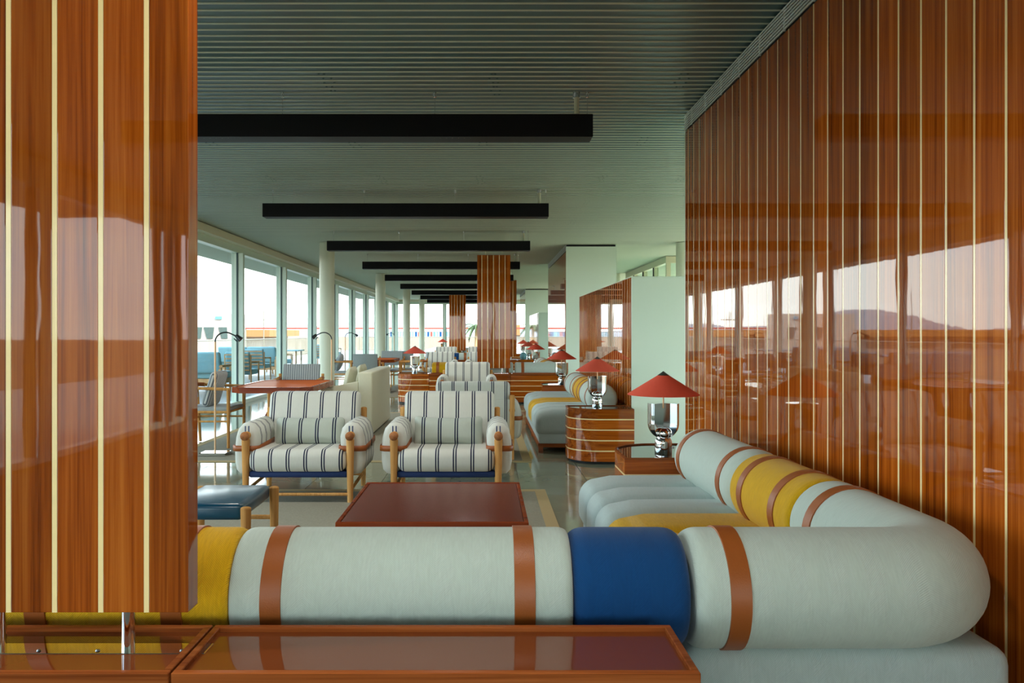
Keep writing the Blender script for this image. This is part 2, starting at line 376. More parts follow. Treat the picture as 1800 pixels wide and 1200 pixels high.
# back wall behind the camera is glazed like the far end; solid slab above
# ------------------------------------------------------------------ structure: glazing
WN = [0]
def window_bay(side, a, b, const, deep):
    """one glazed bay from a to b along a wall; side 'y' runs along Y at x=const, 'x' runs along X at y=const; deep = +1/-1 outward"""
    WN[0] += 1
    def R(u0, u1, d0, d1, z0, z1):
        d0, d1 = sorted((const+deep*d0, const+deep*d1))
        return (d0, d1, u0, u1, z0, z1) if side == 'y' else (u0, u1, d0, d1, z0, z1)
    g = G(); g.box(*R(a, b, 0.0, 0.14, 0.0, 0.07)); g.box(*R(a, b, 0.0, 0.14, 2.74, 2.86))
    g.box(*R(a, a+0.05, 0.05, 0.15, 0.07, 2.74), bev=0.004, seg=1)
    g.box(*R(b-0.09, b, -0.09, 0.03, 0.07, 2.74), bev=0.004, seg=1)
    root = g.build('window_%d' % WN[0], 'frame', smooth=False); tag(root, kind='structure')
    g = G(); g.box(*R(a+0.05, a+0.075, 0.04, 0.14, 0.07, 2.74)); g.box(*R(b-0.10, b-0.091, 0.0, 0.03, 0.07, 2.74)); g.build('seal', 'gasket', root, smooth=False)
    g = G(); g.box(*R(a+0.07, b-0.02, 0.09, 0.10, 0.07, 2.74)); g.build('pane', 'glass', root, smooth=False)
    return root
ys = [14.4+3.1*k for k in range(-7, 9)]
ye = [YB]+ys+[YE]
for a, b in zip(ye, ye[1:]): window_bay('y', a, b, XL, -1)
xs = [XL, -2.0, 0.4, 2.8, 5.0, XR]
for a, b in zip(xs, xs[1:]):
    window_bay('x', a, b, YE, 1); window_bay('x', a, b, YB, -1)
for a, b in zip(ye[::1], ye[1::1]): window_bay('y', a, b, XR, 1)
def trim(n, args, mat):
    g = G(); g.box(*args, bev=0.004, seg=1); tag(g.build('trim_%d' % n, mat, smooth=False), kind='structure')
trim(1, (XL-0.16, XL+0.13, YB, YE, 2.86, 2.985), 'cream')
trim(2, (XR-0.13, XR+0.16, YB, YE, 2.86, 2.985), 'cream')
trim(3, (XL+0.14, XR-0.14, YE-0.1, YE+0.16, 2.86, 2.985), 'cream')
trim(4, (XL+0.14, XR-0.14, YB-0.16, YB+0.1, 2.86, 2.985), 'cream')

# round columns
g = G(); g.lathe([(0.0, 0), (0.14, 0), (0.14, 2.985), (0.0, 2.985)], n=40)
c0 = g.build('column', 'column'); cols = [(-2.95, 14.9), (-2.97, 22.7), (-3.02, 30.8), (-3.03, 38.4), (3.72, 14.9), (3.72, 22.7)]
CL = ['round pale column standing nearest along the terrace windows', 'second round pale column along the terrace windows', 'third round pale column along the terrace windows', 'slim round column standing close to the far glazed end wall', 'round pale column behind the glossy timber wall, by the clerestory box', 'round pale column hidden behind the tall mint partition']
for i, (x, y) in enumerate(cols):
    o = c0 if i == 0 else c0.copy()
    if i: COL.objects.link(o)
    o.location = (x, y, 0); tag(o, CL[i], 'column', 'round columns')

# ------------------------------------------------------------------ timber walls
BW, SW = 0.154, 0.011
def boards_along_y(root, x, y0, y1, z0, z1, phase, thick=0.02):
    """upright boards with pale inlays on a face looking to -X at plane x; children of root (world coordinates)"""
    cuts = []; y = phase
    while y-BW > y0: y -= BW
    while y < y1:
        if y > y0+0.01: cuts.append(y)
        y += BW
    edges = [y0]+cuts+[y1]; b0 = None; s0 = None
    for a, b in zip(edges, edges[1:]):
        w_ = b-a-SW-0.0015
        if w_ < 0.01: continue
        if abs(b-a-BW) < 1e-4 and b0: inst(b0, 'board', (x, (a+b)/2, (z0+z1)/2), root); continue
        g = G(); g.box(0, thick, -w_/2, w_/2, -(z1-z0)/2, (z1-z0)/2, bev=0.0012, seg=1)
        o = g.build('board', 'wood_z', root, loc=(x, (a+b)/2, (z0+z1)/2), smooth=False)
        if abs(b-a-BW) < 1e-4: b0 = o
    for c in cuts:
        if s0: inst(s0, 'inlay', (x, c, (z0+z1)/2), root); continue
        g = G(); g.box(0.0006, thick, -SW/2, SW/2, -(z1-z0)/2, (z1-z0)/2); s0 = g.build('inlay', 'inlay', root, loc=(x, c, (z0+z1)/2), smooth=False)

def air_grille(root, x, y0, y1, z0, z1):
    n = 6
    for k in range(n+1):
        z = z0+0.008+(z1-z0-0.016)*k/n
        g = G(); g.box(x, x+0.007, y0, y1, z-0.0036, z+0.0036); g.build('grille_bar', 'grille', root, smooth=False)
    g = G()
    y = y0+0.004
    while y < y1+0.01: g.box(x+0.002, x+0.012, y-0.004, y+0.004, z0, z1); y += 0.37
    g.build('grille_stay', 'grille', root, smooth=False)

def partition(name, label, x, y0, y1, top, width, phase, grille=False, kind=None):
    zt = 2.85 if grille else top-0.008
    g = G(); g.box(x+0.02, x+width, y0+0.02, y1-0.02, 0, top-0.02 if grille else top-0.03)
    root = g.build(name, 'dark', smooth=False)
    if kind: tag(root, kind=kind)
    else: tag(root, label, 'partition', 'timber faced partitions')
    eh = top-0.05 if grille else top-0.012
    g = G(); g.box(x+0.001, x+width, y0, y0+0.02, 0, eh, bev=0.003, seg=1); g.box(x+0.001, x+width, y1-0.02, y1, 0, eh, bev=0.003, seg=1)
    g.build('end_panel', 'mint', root, smooth=False)
    g = G(); g.box(x+width-0.001, x+width+0.015, y0, y1, 0, top-0.012); g.build('back_panel', 'mint', root, smooth=False)
    if not grille:
        g = G(); g.box(x, x+width+0.015, y0, y1, top-0.012, top, bev=0.003, seg=1); g.build('top_cap', 'mint', root, smooth=False)
    boards_along_y(root, x, y0+0.02, y1-0.02, 0.0, zt, phase)
    if grille: air_grille(root, x-0.004, y0+0.02, y1-0.005, zt+0.012, 2.985)
    return root
partition('wall_right', None, XW, 0.4, 6.18, CZ, 0.95, 2.369, True, 'structure')
partition('partition', 'low mint ended partition with upright mahogany boards behind the second lamp', 1.53, 8.3, 12.9, 1.89, 0.95, 8.4)
partition('partition', 'tall ceiling high partition with grey green end, between the two low ones', XW, 15.2, 19.5, CZ, 0.95, 15.3, True)
partition('partition', 'small far low partition seen past the tall one, behind three lamps', XW, 22.9, 27.5, 1.89, 0.95, 23.0)
partition('partition', 'farthest ceiling high partition with pale mint end, near end windows', XW, 30.5, 35.0, CZ, 0.95, 30.6, True)

# clerestory glass box on the far right
g = G()
g.box(3.98, 4.10, 17.5, 22.5, 2.84, 2.985); g.box(4.10, 6.8, 17.5, 17.62, 2.84, 2.985); g.box(3.98, 6.8, 17.5, 22.5, 0, 0.08)
for y in (17.56, 18.8, 20.05, 21.3, 22.44): g.box(4.0, 4.09, y-0.05, y+0.05, 0.08, 2.84)
for x in (5.0, 6.0): g.box(x-.05, x+.05, 17.5, 17.6, 0.08, 2.84)
gb = g.build('glass_lobby', 'cream', smooth=False); tag(gb, 'cream framed glazed lobby rising behind the low mint partition', 'lobby')
g = G(); g.box(4.04, 4.05, 17.6, 22.4, 0.08, 2.84); g.build('pane', 'glass', gb, smooth=False)
g = G(); g.box(4.1, 6.8, 17.55, 17.56, 0.08, 2.84); g.build('pane', 'glass', gb, smooth=False)
g = G()
for y in (18.85, 20.1, 21.35): g.box(3.985, 4.0, y-0.02, y+0.04, 0.08, 2.84)
g.build('seal', 'dark', gb, smooth=False)

# ------------------------------------------------------------------ ceiling beams (linear fittings hung on wires)
def make_beam(): 
    root = thing('hanging_beam', 'longest looking black linear beam hung nearest the camera, cut by the close timber panel', 'light fitting', (0, 0, 0), 0, 'black hanging beams')
    g = G(); g.box(-2.6, 0.75, -0.085, 0.085, 2.658, 2.816, bev=0.004, seg=1); g.build('housing', 'black', root, smooth=False)
    for x in (-2.5, -1.42, -0.35, 0.72):
        g = G(); g.tube((x, 0, 2.816), (x, 0, 2.97), 0.0022, n=6); wv = g.build('wire', 'steel', root)
        g = G(); g.tube((x, 0, 2.955), (x, 0, 2.989), 0.011, n=10); g.build('anchor', 'chrome', wv)
    g = G(); g.tube((0.645, 0, 2.816), (0.645, 0, 2.965), 0.017, n=12); g.build('conduit', 'column', root)
    g = G(); g.tube((0.645, 0, 2.95), (0.645, 0, 2.989), 0.026, n=12); g.build('conduit_collar', 'steel', root)
    g = G()
    for c in (-1.95, -0.35): 
        for k in range(7): g.tube((c+k*0.042, -0.06, 2.6545), (c+k*0.042, -0.06, 2.6585), 0.004, n=6)
    g.build('vent_hole', 'steel', root)['kind'] = 'stuff'
    ld = bpy.data.lights.new('fill_downlight', 'AREA'); ld.shape = 'RECTANGLE'; ld.size = 0.27; ld.size_y = 0.03; ld.energy = 5; ld.color = (1.0, 0.95, 0.87); ld.spread = math.radians(150)  # fill light added in the beams to balance interior against windows
    for c in (-1.95, -0.35):
        lo = bpy.data.objects.new('fill_downlight', ld); COL.objects.link(lo); lo.parent = root; lo.location = (c+0.126, -0.06, 2.652)
    return root
BL = ['second black linear beam from the camera, floating free of the timber pillar', 'third black beam from the camera, its end before the near round column', 'fourth black beam, passing behind the top of the suspended timber panel', 'fifth black beam, seen just under the fourth', 'sixth black beam from the camera, thin in the distance', 'seventh black beam from the camera, thin in the distance', 'eighth black beam, just above the far end windows', 'farthest black beam, lowest of all against the end windows']
b0 = make_beam(); b0.location = (0, 5.51+0.085, 0)
dup(b0, 'unseen black linear beam hung above the viewpoint', (0, 5.51-3.80+0.085, 0)); dup(b0, 'unseen black linear beam hung behind the viewpoint', (0, 5.51-7.60+0.085, 0))  # unseen beams added overhead and behind to light camera-facing surfaces
for k in range(1, 9): dup(b0, BL[k-1], (0, 5.51+3.80*k+0.085, 0))

# ------------------------------------------------------------------ suspended timber panels
def make_panel(label, x, y, H0=0.64, H1=2.76, feet=0.545):
    root = thing('timber_panel', label, 'panel', (x, y, 0), 0, 'suspended timber panels')
    ed = [0.0, 0.087, 0.195, 0.304, 0.413, 0.521, 0.62]
    for i in range(6):
        a = ed[i]+(0.0065 if i else 0); b = ed[i+1]-(0.0065 if i < 5 else 0)
        g = G(); hw = (b-a)/2; g.box(-hw, hw, -0.0315, 0.0315, H0, H1, bev=0.0018, seg=2); g.build('board', 'wood_z', root, loc=((a+b)/2, 0, 0), smooth=False)
    g = G(); g.box(-0.006, 0.006, -0.031, 0.031, H0, H1); s = g.build('inlay', 'inlay', root, loc=(ed[1], 0, 0), smooth=False)
    for q in ed[2:6]: inst(s, 'inlay', (q, 0, 0), root)
    for q in (0.155, 0.465):
        g = G(); g.tube((q, 0, feet), (q, 0, H0+0.01), 0.0155, n=20); g.build('leg', 'chrome', root)
        g = G(); g.tube((q, 0, H1-0.01), (q, 0, CZ-0.011), 0.009, n=10); g.build('hanger_rod', 'column', root)
    g = G(); g.box(-0.02, 0.66, -0.035, 0.028, feet-0.006, feet, bev=0.001, seg=1)
    pl = g.build('base_plate', 'chrome', root, smooth=False)
    for q in (0.04, 0.26, 0.40, 0.60):
        g = G(); g.lathe([(0, 0.004), (0.004, 0.0035), (0.006, 0.0)], (q, -0.018, feet), n=10); g.build('screw', 'steel', pl)
    return root
make_panel('large close glossy timber panel on chrome legs filling one side of view', -1.32, 1.912)
make_panel('suspended timber panel hanging mid room behind the striped armchairs', -0.14, 14.95)
make_panel('narrow sliver of timber panel peeping out behind the mid room one', 0.26, 22.05)
make_panel('farthest small timber panel standing before the end windows', -1.33, 29.9)

# ------------------------------------------------------------------ cabinet benches
def tray_top(root, x0, x1, y0, y1, zt, rim=0.018, up=0.012, mat='inset', rimmat='rim_x'):
    g = G(); g.box(x0+rim, x1-rim, y0+rim, y1-rim, zt-0.02, zt-up); g.build('top_inset', mat, root, smooth=False)
    for (a, b, c, d) in ((x0, x1, y0, y0+rim), (x0, x1, y1-rim, y1), (x0, x0+rim, y0+rim, y1-rim), (x1-rim, x1, y0+rim, y1-rim)):
        g = G(); g.box(a, b, c, d, zt-0.03, zt, bev=0.002, seg=1); g.build('rim', rimmat, root, smooth=False)
def make_cabinet(label, x0, x1, y0, y1, zt=0.555):
    root = thing('cabinet', label, 'cabinet', (0, 0, 0), 0, 'long low mahogany cabinets')
    x0 += 0.002; x1 -= 0.002
    g = G(); g.box(x0+0.005, x1-0.005, y0+0.02, y1-0.004, 0.03, zt-0.03); g.build('carcass', 'rim_x', root, smooth=False)
    g = G(); g.box(x0+0.03, x1-0.03, y0+0.05, y1-0.03, 0.0, 0.03); g.build('plinth', 'dark', root, smooth=False)
    h = (zt-0.03)/5; zz = 0.03; hb = (zt-0.03-0.03)/5
    for k in range(5):
        a = zz+hb*k+(0.005 if k else 0); b = zz+hb*(k+1)-0.005
        g = G(); g.box(x0-(x0+x1)/2, x1-(x0+x1)/2, -0.01, 0.01, -(b-a)/2, (b-a)/2, bev=0.001, seg=1); g.build('board', 'wood_x', root, loc=((x0+x1)/2, y0+0.01, (a+b)/2), smooth=False)
        if k: g = G(); g.box(x0, x1, y0+0.0008, y0+0.02, zz+hb*k-0.005, zz+hb*k+0.005); g.build('inlay', 'inlay', root, smooth=False)
    tray_top(root, x0, x1, y0, y1, zt)
    return root
make_cabinet('nearest low cabinet with glossy tray top, right under the camera', -0.69, 0.476, 1.745, 2.035)
make_cabinet('low tray topped cabinet carrying the big timber panel on chrome legs', -1.86, -0.692, 1.745, 2.035)
make_cabinet('far low cabinet under the mid room timber panel, behind the striped armchairs', -1.02, 0.47, 14.60, 14.98)
make_cabinet('far low cabinet beside a white bolster, past the yellow banded sofa', 0.472, 1.46, 14.60, 14.98)
make_cabinet('distant low cabinet carrying the timber panel sliver', -1.0, 0.9, 21.75, 22.08)
make_cabinet('most distant low cabinet beneath the farthest timber panel', -1.6, 0.3, 29.6, 29.93)

# ------------------------------------------------------------------ round-cornered end tables
def make_end_table(label, x0, x1, y0, y1, corner, zt=0.55, R=0.30):
    root = thing('end_table', label, 'table', ((x0+x1)/2, (y0+y1)/2, 0), 0, 'round cornered mahogany end tables')
    hx, hy = (x1-x0)/2, (y1-y0)/2
    def outline(d):
        a, b = hx-d, hy-d; r = R-d; pts = []
        cs = [(-a, -b, 'fl'), (a, -b, 'fr'), (a, b, 'br'), (-a, b, 'bl')]; ang = {'fl': PI, 'fr': 1.5*PI, 'br': 0, 'bl': PI/2}
        for cx, cy, nm in cs:
            if nm in corner:
                ox = cx+(r if cx < 0 else -r); oy = cy+(r if cy < 0 else -r)
                for k in range(13): th = ang[nm]+PI/2*k/12; pts.append((ox+r*math.cos(th), oy+r*math.sin(th)))
            else: pts.append((cx, cy))
        return pts
    g = G(); g.prism(outline(0.03), 0.0, 0.03); g.build('plinth', 'dark', root)
    hb = (zt-0.03)/5
    for k in range(5):
        a = 0.03+hb*k+(0.006 if k else 0); b = 0.03+hb*(k+1)-(0.006 if k < 4 else 0.012)
        g = G(); g.prism(outline(0), a, b); g.build('board', 'wood_x', root)
        if k: g = G(); g.prism(outline(0.0007), 0.03+hb*k-0.0058, 0.03+hb*k+0.0058); g.build('inlay', 'inlay', root)
    o1, o2 = outline(0), outline(0.014); t = G(); bm = t.bm
    for z0_, z1_ in ((zt-0.012, zt),):
        ring = [[bm.verts.new((x, y, z)) for x, y in o] for o, z in ((o1, z0_), (o1, z1_), (o2, z1_), (o2, z0_))]
        n = len(o1)
        for A, B in zip(ring, ring[1:]+ring[:1]):
            for i in range(n): bm.faces.new((A[i], A[(i+1) % n], B[(i+1) % n], B[i]))
    t.build('rim', 'rim_x', root)
    g = G(); g.prism(outline(0.0145), zt-0.012, zt-0.008); g.build('mirror_top', 'mirror', root)
    return root
M['mirror'] = plain('smoked mirror glass', srgb(88, 96, 92), rough=0.03, metal=0.85)
make_end_table('end table at the head of the near sofa, chrome lamp on its smoked top', 0.84, 1.50, 4.78, 5.42, 'bl')
make_end_table('curved end table with horizontal pale stripes, second lamp on it', 0.84, 1.475, 7.85, 8.28, 'fl')
make_end_table('small end table at the far end of the yellow banded sofa', 0.83, 1.48, 11.46, 12.1, 'bl')
make_end_table('curved striped table end left of the far armchair, red lamp on it', -1.62, -1.024, 14.60, 15.25, 'fl')
make_end_table('distant end table behind the white bolster at the tall partition', 0.84, 1.48, 18.35, 19.0, 'bl')
make_end_table('distant end table with pale objects, right of the mid room panel', 0.74, 1.42, 22.5, 23.1, 'fl')
make_end_table('tiny end table under the lamp left of the farthest panel', -2.05, -1.5, 33.3, 33.9, 'fl')
make_end_table('tiny end table behind the row of red lamps', 0.84, 1.48, 28.2, 28.8, 'bl')

# ------------------------------------------------------------------ table lamps
def make_lamp():
    root = thing('table_lamp', 'largest red conical lamp with chrome goblet base, nearest the big timber wall', 'lamp', (0, 0, 0), 0, 'red conical lamps')
    g = G(); g.lathe([(0, 0), (0.052, 0), (0.053, 0.003), (0.053, 0.072)]+[(0.053*math.cos(a), 0.072+0.053*math.sin(a)) for a in [PI/2*k/8 for k in range(1, 9)]], n=40); g.build('base', 'chrome', root)
    # goblet: bowl of revolution with a quarter cut away down to its axis
    z0 = 0.098; r = 0.096; pr = [(r*math.sin(PI/2*k/12), z0+r*(1-math.cos(PI/2*k/12))) for k in range(13)]+[(r, z0+0.222), (0.0, z0+0.222)]
    g = G(); g.lathe(pr, n=48, a0=-PI/2+math.radians(47), a1=1.5*PI-math.radians(47))
    for s in (-1, 1):
        an = -PI/2+s*math.radians(47); vs = [g.bm.verts.new((q*math.cos(an), q*math.sin(an), z)) for q, z in pr[:-1]]+[g.bm.verts.new((0, 0, z0+0.222))]
        f = g.bm.faces.new(vs)
    gb = g.build('goblet', 'chrome', root)
    g = G(); g.ball((0, -0.020, 0.132), 0.034, 24, 14); g.build('ball', 'chrome', root)
    g = G(); g.tube((0, 0, z0+0.19), (0, 0, 0.40), 0.005, n=10); g.build('stem', 'brass', root)
    g = G(); g.lathe([(0.220, 0.372), (0.221, 0.376), (0.034, 0.494), (0.034, 0.491), (0.216, 0.3735)], n=56); g.lathe([(0.220, 0.372), (0.216, 0.3735)], n=56)
    sh = g.build('lamp_shade', 'shade', root)
    g = G(); g.lathe([(0.034, 0.493), (0.036, 0.494), (0.0, 0.520)], n=32); g.lathe([(0.036, 0.494), (0.0, 0.493)], n=32); g.build('shade_cap', 'capmetal', sh)
    g = G(); g.tube((0.052, -0.02, 0.045), (0.062, -0.024, 0.045), 0.006, n=10); g.build('switch', 'steel', root)
    return root
LP = make_lamp(); LP.location = (1.117, 4.98, 0.542)
for lab, x, y in (('red cone lamp on the curved striped end table, second in the row', 1.145, 8.10),
                  ('red cone lamp above the yellow banded bolster, third in the row', 1.135, 11.75),
                  ('red cone lamp behind the white bolster at the tall partition', 1.195, 18.62),
                  ('distant red lamp overlapped by the lamp behind the white bolster', 1.255, 22.85),
                  ('most distant visible red lamp beside the sliver of timber panel', 1.38, 28.45),
                  ('red lamp on the curved table left of the far armchair', -1.32, 15.05),
                  ('tiny red lamp just left of the farthest timber panel', -1.77, 33.6)):
    dup(LP, lab, (x, y, 0.542))

# ------------------------------------------------------------------ sofas
RB, ZB = 0.165, 0.578
def roll(root, path, mat, r=RB, name='bolster', endr=0.03):
    """one cloth section of the bolster along path (list of points), soft at both ends"""
    P = [Vector(p) for p in path]; d = [0.0]
    for a, b in zip(P, P[1:]): d.append(d[-1]+(b-a).length)
    tot = d[-1]
    def at(s):
        for i in range(len(d)-1):
            if s <= d[i+1]+1e-9: return P[i].lerp(P[i+1], (s-d[i])/max(d[i+1]-d[i], 1e-9))
        return P[-1]
    ss = sorted(set([endr*(1-math.cos(PI/2*k/6)) for k in range(7)]+[tot-endr*(1-math.cos(PI/2*k/6)) for k in range(7)]+[q for q in d if endr < q < tot-endr]))
    rad = []
    for s in ss:
        q = min(s, tot-s); t = min(1.0, q/endr); rad.append(r-endr*0.55*(1-math.sqrt(max(0, 1-(1-t)**2))))
    g = G(); g.sweep([at(s) for s in ss], rad, n=44); return g.build(name, mat, root)
def strap(root, p, dirv, r=RB+0.0045, wd=0.056):
    p, dv = Vector(p), Vector(dirv)
    g = G(); g.sweep([p-dv*wd/2, p-dv*(wd/2-0.001), p+dv*(wd/2-0.001), p+dv*wd/2], [r-0.003, r, r, r-0.003], n=44); g.build('strap', 'leather', root)
def channel(root, x0, x1, y0, y1, z0, z1, mat, bev=0.05):
    g = G(); g.box(x0, x1, y0, y1, z0, z1, bev=bev, seg=5)
    bmesh.ops.subdivide_edges(g.bm, edges=[e for e in g.bm.edges if e.calc_length() > 0.3], cuts=6, use_grid_fill=True)
    cx, cy, cz = (x0+x1)/2, (y0+y1)/2, (z0+z1)/2; hy = (y1-y0)/2
    if bev > 0.055:   # crowned between its seams, rolling over at the front edge
        g.bend(lambda x, y, z: (x, y, z+(0.028*(1-((y-cy)/hy)**2)-0.008-0.05*max(0.0, 1-(x-x0)/0.22)**2 if z > cz else 0.0)))
    return g.build('seat_cushion', mat, root)

sofa = thing('corner_sofa', 'big near corner sofa with roll back in white, blue and mustard with tan straps', 'sofa', (0, 0, 0), 0, 'bolster sofas')
YF, XS = 2.27, 1.325     # axis of the front roll and of the wall-side roll
roll(sofa, [(-1.75, YF, ZB), (-0.685, YF, ZB)], 'yellow_cloth')
roll(sofa, [(-0.683, YF, ZB), (0.236, YF, ZB)], 'white_cloth')
roll(sofa, [(0.238, YF, ZB), (0.552, YF, ZB)], 'blue_cloth', endr=0.05)
RC = 0.175
def XW_(y): return XS-0.03*(y-2.7)     # the wall-side roll stands off a little towards its head
arc = [(XS-RC+RC*math.cos(a), YF+RC+RC*math.sin(a), ZB) for a in [-PI/2+PI/2*k/14 for k in range(15)]]
roll(sofa, [(0.566, YF, ZB), (0.8, YF, ZB), (1.0, YF, ZB)]+arc+[(XW_(2.8), 2.8, ZB), (XW_(3.04), 3.04, ZB)], 'white_cloth', endr=0.045)
roll(sofa, [(XW_(3.042), 3.042, ZB), (XW_(3.70), 3.70, ZB)], 'yellow_cloth')
roll(sofa, [(XW_(3.702), 3.702, ZB), (XW_(4.70), 4.70, ZB)], 'white_cloth', endr=0.09)
for x in (-1.19, -0.83, -0.568, 0.107, 0.680): strap(sofa, (x, YF, ZB), (1, 0, 0))
for y in (2.87, 3.20, 3.56, 3.86, 4.56): strap(sofa, (XW_(y), y, ZB), Vector((-0.03, 1, 0)).normalized())
SX0, SX1 = 0.55, 1.46
for a, b, mt in ((2.19, 2.66, 'seat_cloth'), (2.66, 3.02, 'seat_cloth'), (3.02, 3.38, 'yellow_cloth'), (3.38, 3.735, 'yellow_cloth'), (3.735, 4.04, 'seat_cloth'), (4.04, 4.36, 'seat_cloth'), (4.36, 4.72, 'seat_cloth')):
    channel(sofa, SX0, SX1, a-0.004, b+0.004, 0.185, 0.428 if a < 2.5 else 0.46, mt, 0.05 if a < 2.5 else 0.07)
for k, (a, b) in enumerate(zip([-1.75, -1.2, -0.685, -0.2, 0.237], [-1.2, -0.685, -0.2, 0.237, 0.545])):
    channel(sofa, a, b, 2.19, 3.02, 0.185, 0.44, ['yellow_cloth', 'yellow_cloth', 'seat_cloth', 'seat_cloth', 'blue_cloth'][k])
g = G(); g.box(0.58, 1.45, 2.21, 4.70, 0.095, 0.22, bev=0.02, seg=2); g.box(-1.73, 0.6, 2.21, 2.99, 0.095, 0.22, bev=0.02, seg=2); g.build('seat_base', 'seat_cloth', sofa)
g = G(); g.box(0.59, 1.44, 2.22, 4.69, 0.06, 0.10); g.box(-1.72, 0.62, 2.22, 2.98, 0.06, 0.10); g.build('wooden_rail', 'rim_x', sofa, smooth=False)
for x, y in ((0.63, 4.64), (1.39, 4.64), (1.39, 2.27), (-1.66, 2.27), (-1.66, 2.92), (0.63, 3.0), (-0.5, 2.92), (-0.5, 2.27)):
    g = G(); g.box(x-0.025, x+0.025, y-0.025, y+0.025, 0.0, 0.06); g.build('leg', 'rim_x', sofa, smooth=False)

def make_sofa2(label, x0, y0, y1, rolls, seats, straps):
    root = thing('bench_sofa', label, 'sofa', (0, 0, 0), 0, 'bolster sofas')
    for a, b, mt, en in rolls: roll(root, [(x0+0.73, a, ZB), (x0+0.73, b, ZB)], mt, endr=en)
    for y in straps: strap(root, (x0+0.73, y, ZB), (0, 1, 0))
    for a, b, mt in seats: channel(root, x0, x0+0.91, a-0.004, b+0.004, 0.185, 0.46, mt, 0.07)
    g = G(); g.box(x0+0.03, x0+0.90, y0+0.02, y1-0.02, 0.095, 0.22, bev=0.02, seg=2); g.build('seat_base', 'seat_cloth', root)
    g = G(); g.box(x0+0.02, x0+0.90, y0+0.02, y1-0.02, 0.06, 0.10); g.build('wooden_rail', 'rim_x', root, smooth=False)
    for x in (x0+0.05, x0+0.86):
        for y in (y0+0.05, (y0+y1)/2, y1-0.05):
            g = G(); g.box(x-0.025, x+0.025, y-0.025, y+0.025, 0.0, 0.06); g.build('leg', 'rim_x', root, smooth=False)
    return root
make_sofa2('pale blue grey sofa with one mustard band, along the low mint partition', 0.56, 8.62, 11.42,
    [(8.66, 9.62, 'white_cloth', .08), (9.622, 10.32, 'yellow_cloth', .03), (10.322, 11.40, 'white_cloth', .09)],
    [(8.62, 9.0, 'seat_cloth'), (9.0, 9.35, 'seat_cloth'), (9.35, 9.64, 'seat_cloth'), (9.64, 10.0, 'yellow_cloth'), (10.0, 10.32, 'yellow_cloth'), (10.32, 10.7, 'seat_cloth'), (10.7, 11.05, 'seat_cloth'), (11.05, 11.42, 'seat_cloth')],
    [8.95, 9.5, 9.75, 10.15, 10.5, 11.2])
s2 = thing('corner_sofa', 'far sofa whose white and mustard bolster backs onto the far cabinet', 'sofa', (0, 0, 0), 0, 'bolster sofas')
Y2 = 15.2
for a, b, mt in ((-1.0, -0.70, 'yellow_cloth'), (-0.698, 0.54, 'white_cloth'), (0.575, 1.40, 'white_cloth')): roll(s2, [(a, Y2, ZB), (b, Y2, ZB)], mt, endr=0.045)
for x in (-0.89, 0.43, 0.72): strap(s2, (x, Y2, ZB), (1, 0, 0))
roll(s2, [(1.285, 15.42, ZB), (1.285, 16.1, ZB)], 'white_cloth'); roll(s2, [(1.285, 16.1, ZB), (1.285, 16.8, ZB)], 'yellow_cloth'); roll(s2, [(1.285, 16.8, ZB), (1.285, 18.2, ZB)], 'white_cloth', endr=.09)
for y in (16.0, 16.4, 16.7, 17.2, 18.0): strap(s2, (1.285, y, ZB), (0, 1, 0))
for k in range(8): channel(s2, 0.55, 1.46, 15.38+0.35*k, 15.735+0.35*k, 0.185, 0.46, 'yellow_cloth' if k in (2, 3) else 'seat_cloth', .06)
for k in range(4): channel(s2, -1.0+0.385*k, -0.61+0.385*k, 15.02, 15.9, 0.185, 0.42, 'seat_cloth', .05)
channel(s2, 0.55, 1.46, 15.02, 15.39, 0.185, 0.42, 'seat_cloth', .05)
g = G(); g.box(-0.98, 1.44, 15.04, 15.85, 0.0, 0.2); g.box(0.58, 1.44, 15.85, 18.15, 0.0, 0.2); g.build('seat_base', 'seat_cloth', s2, smooth=False)
s3 = thing('bench_sofa', 'distant bolster in blue and white glimpsed between far striped armchairs', 'sofa', (0, 0, 0), 0, 'bolster sofas')
Y3 = 22.3
roll(s3, [(-1.0, Y3, ZB), (-0.72, Y3, ZB)], 'blue_cloth'); roll(s3, [(-0.718, Y3, ZB), (0.66, Y3, ZB)], 'white_cloth')
for x in (-0.545, 0.3): strap(s3, (x, Y3, ZB), (1, 0, 0), wd=0.07)
channel(s3, -1.0, 0.68, 22.12, 22.95, 0.1, 0.42, 'seat_cloth'); g = G(); g.box(-0.95, 0.64, 22.15, 22.9, 0, 0.12); g.build('seat_base', 'rim_x', s3, smooth=False)
s4 = thing('bench_sofa', 'most distant bolster bench behind the farthest timber panel', 'sofa', (0, 0, 0), 0, 'bolster sofas')
roll(s4, [(-1.6, 30.1, ZB), (-0.9, 30.1, ZB)], 'yellow_cloth'); roll(s4, [(-0.9, 30.1, ZB), (0.3, 30.1, ZB)], 'white_cloth')
channel(s4, -1.6, 0.3, 29.95, 30.7, 0.1, 0.42, 'seat_cloth'); g = G(); g.box(-1.55, 0.25, 30.0, 30.65, 0, 0.12); g.build('seat_base', 'rim_x', s4, smooth=False)

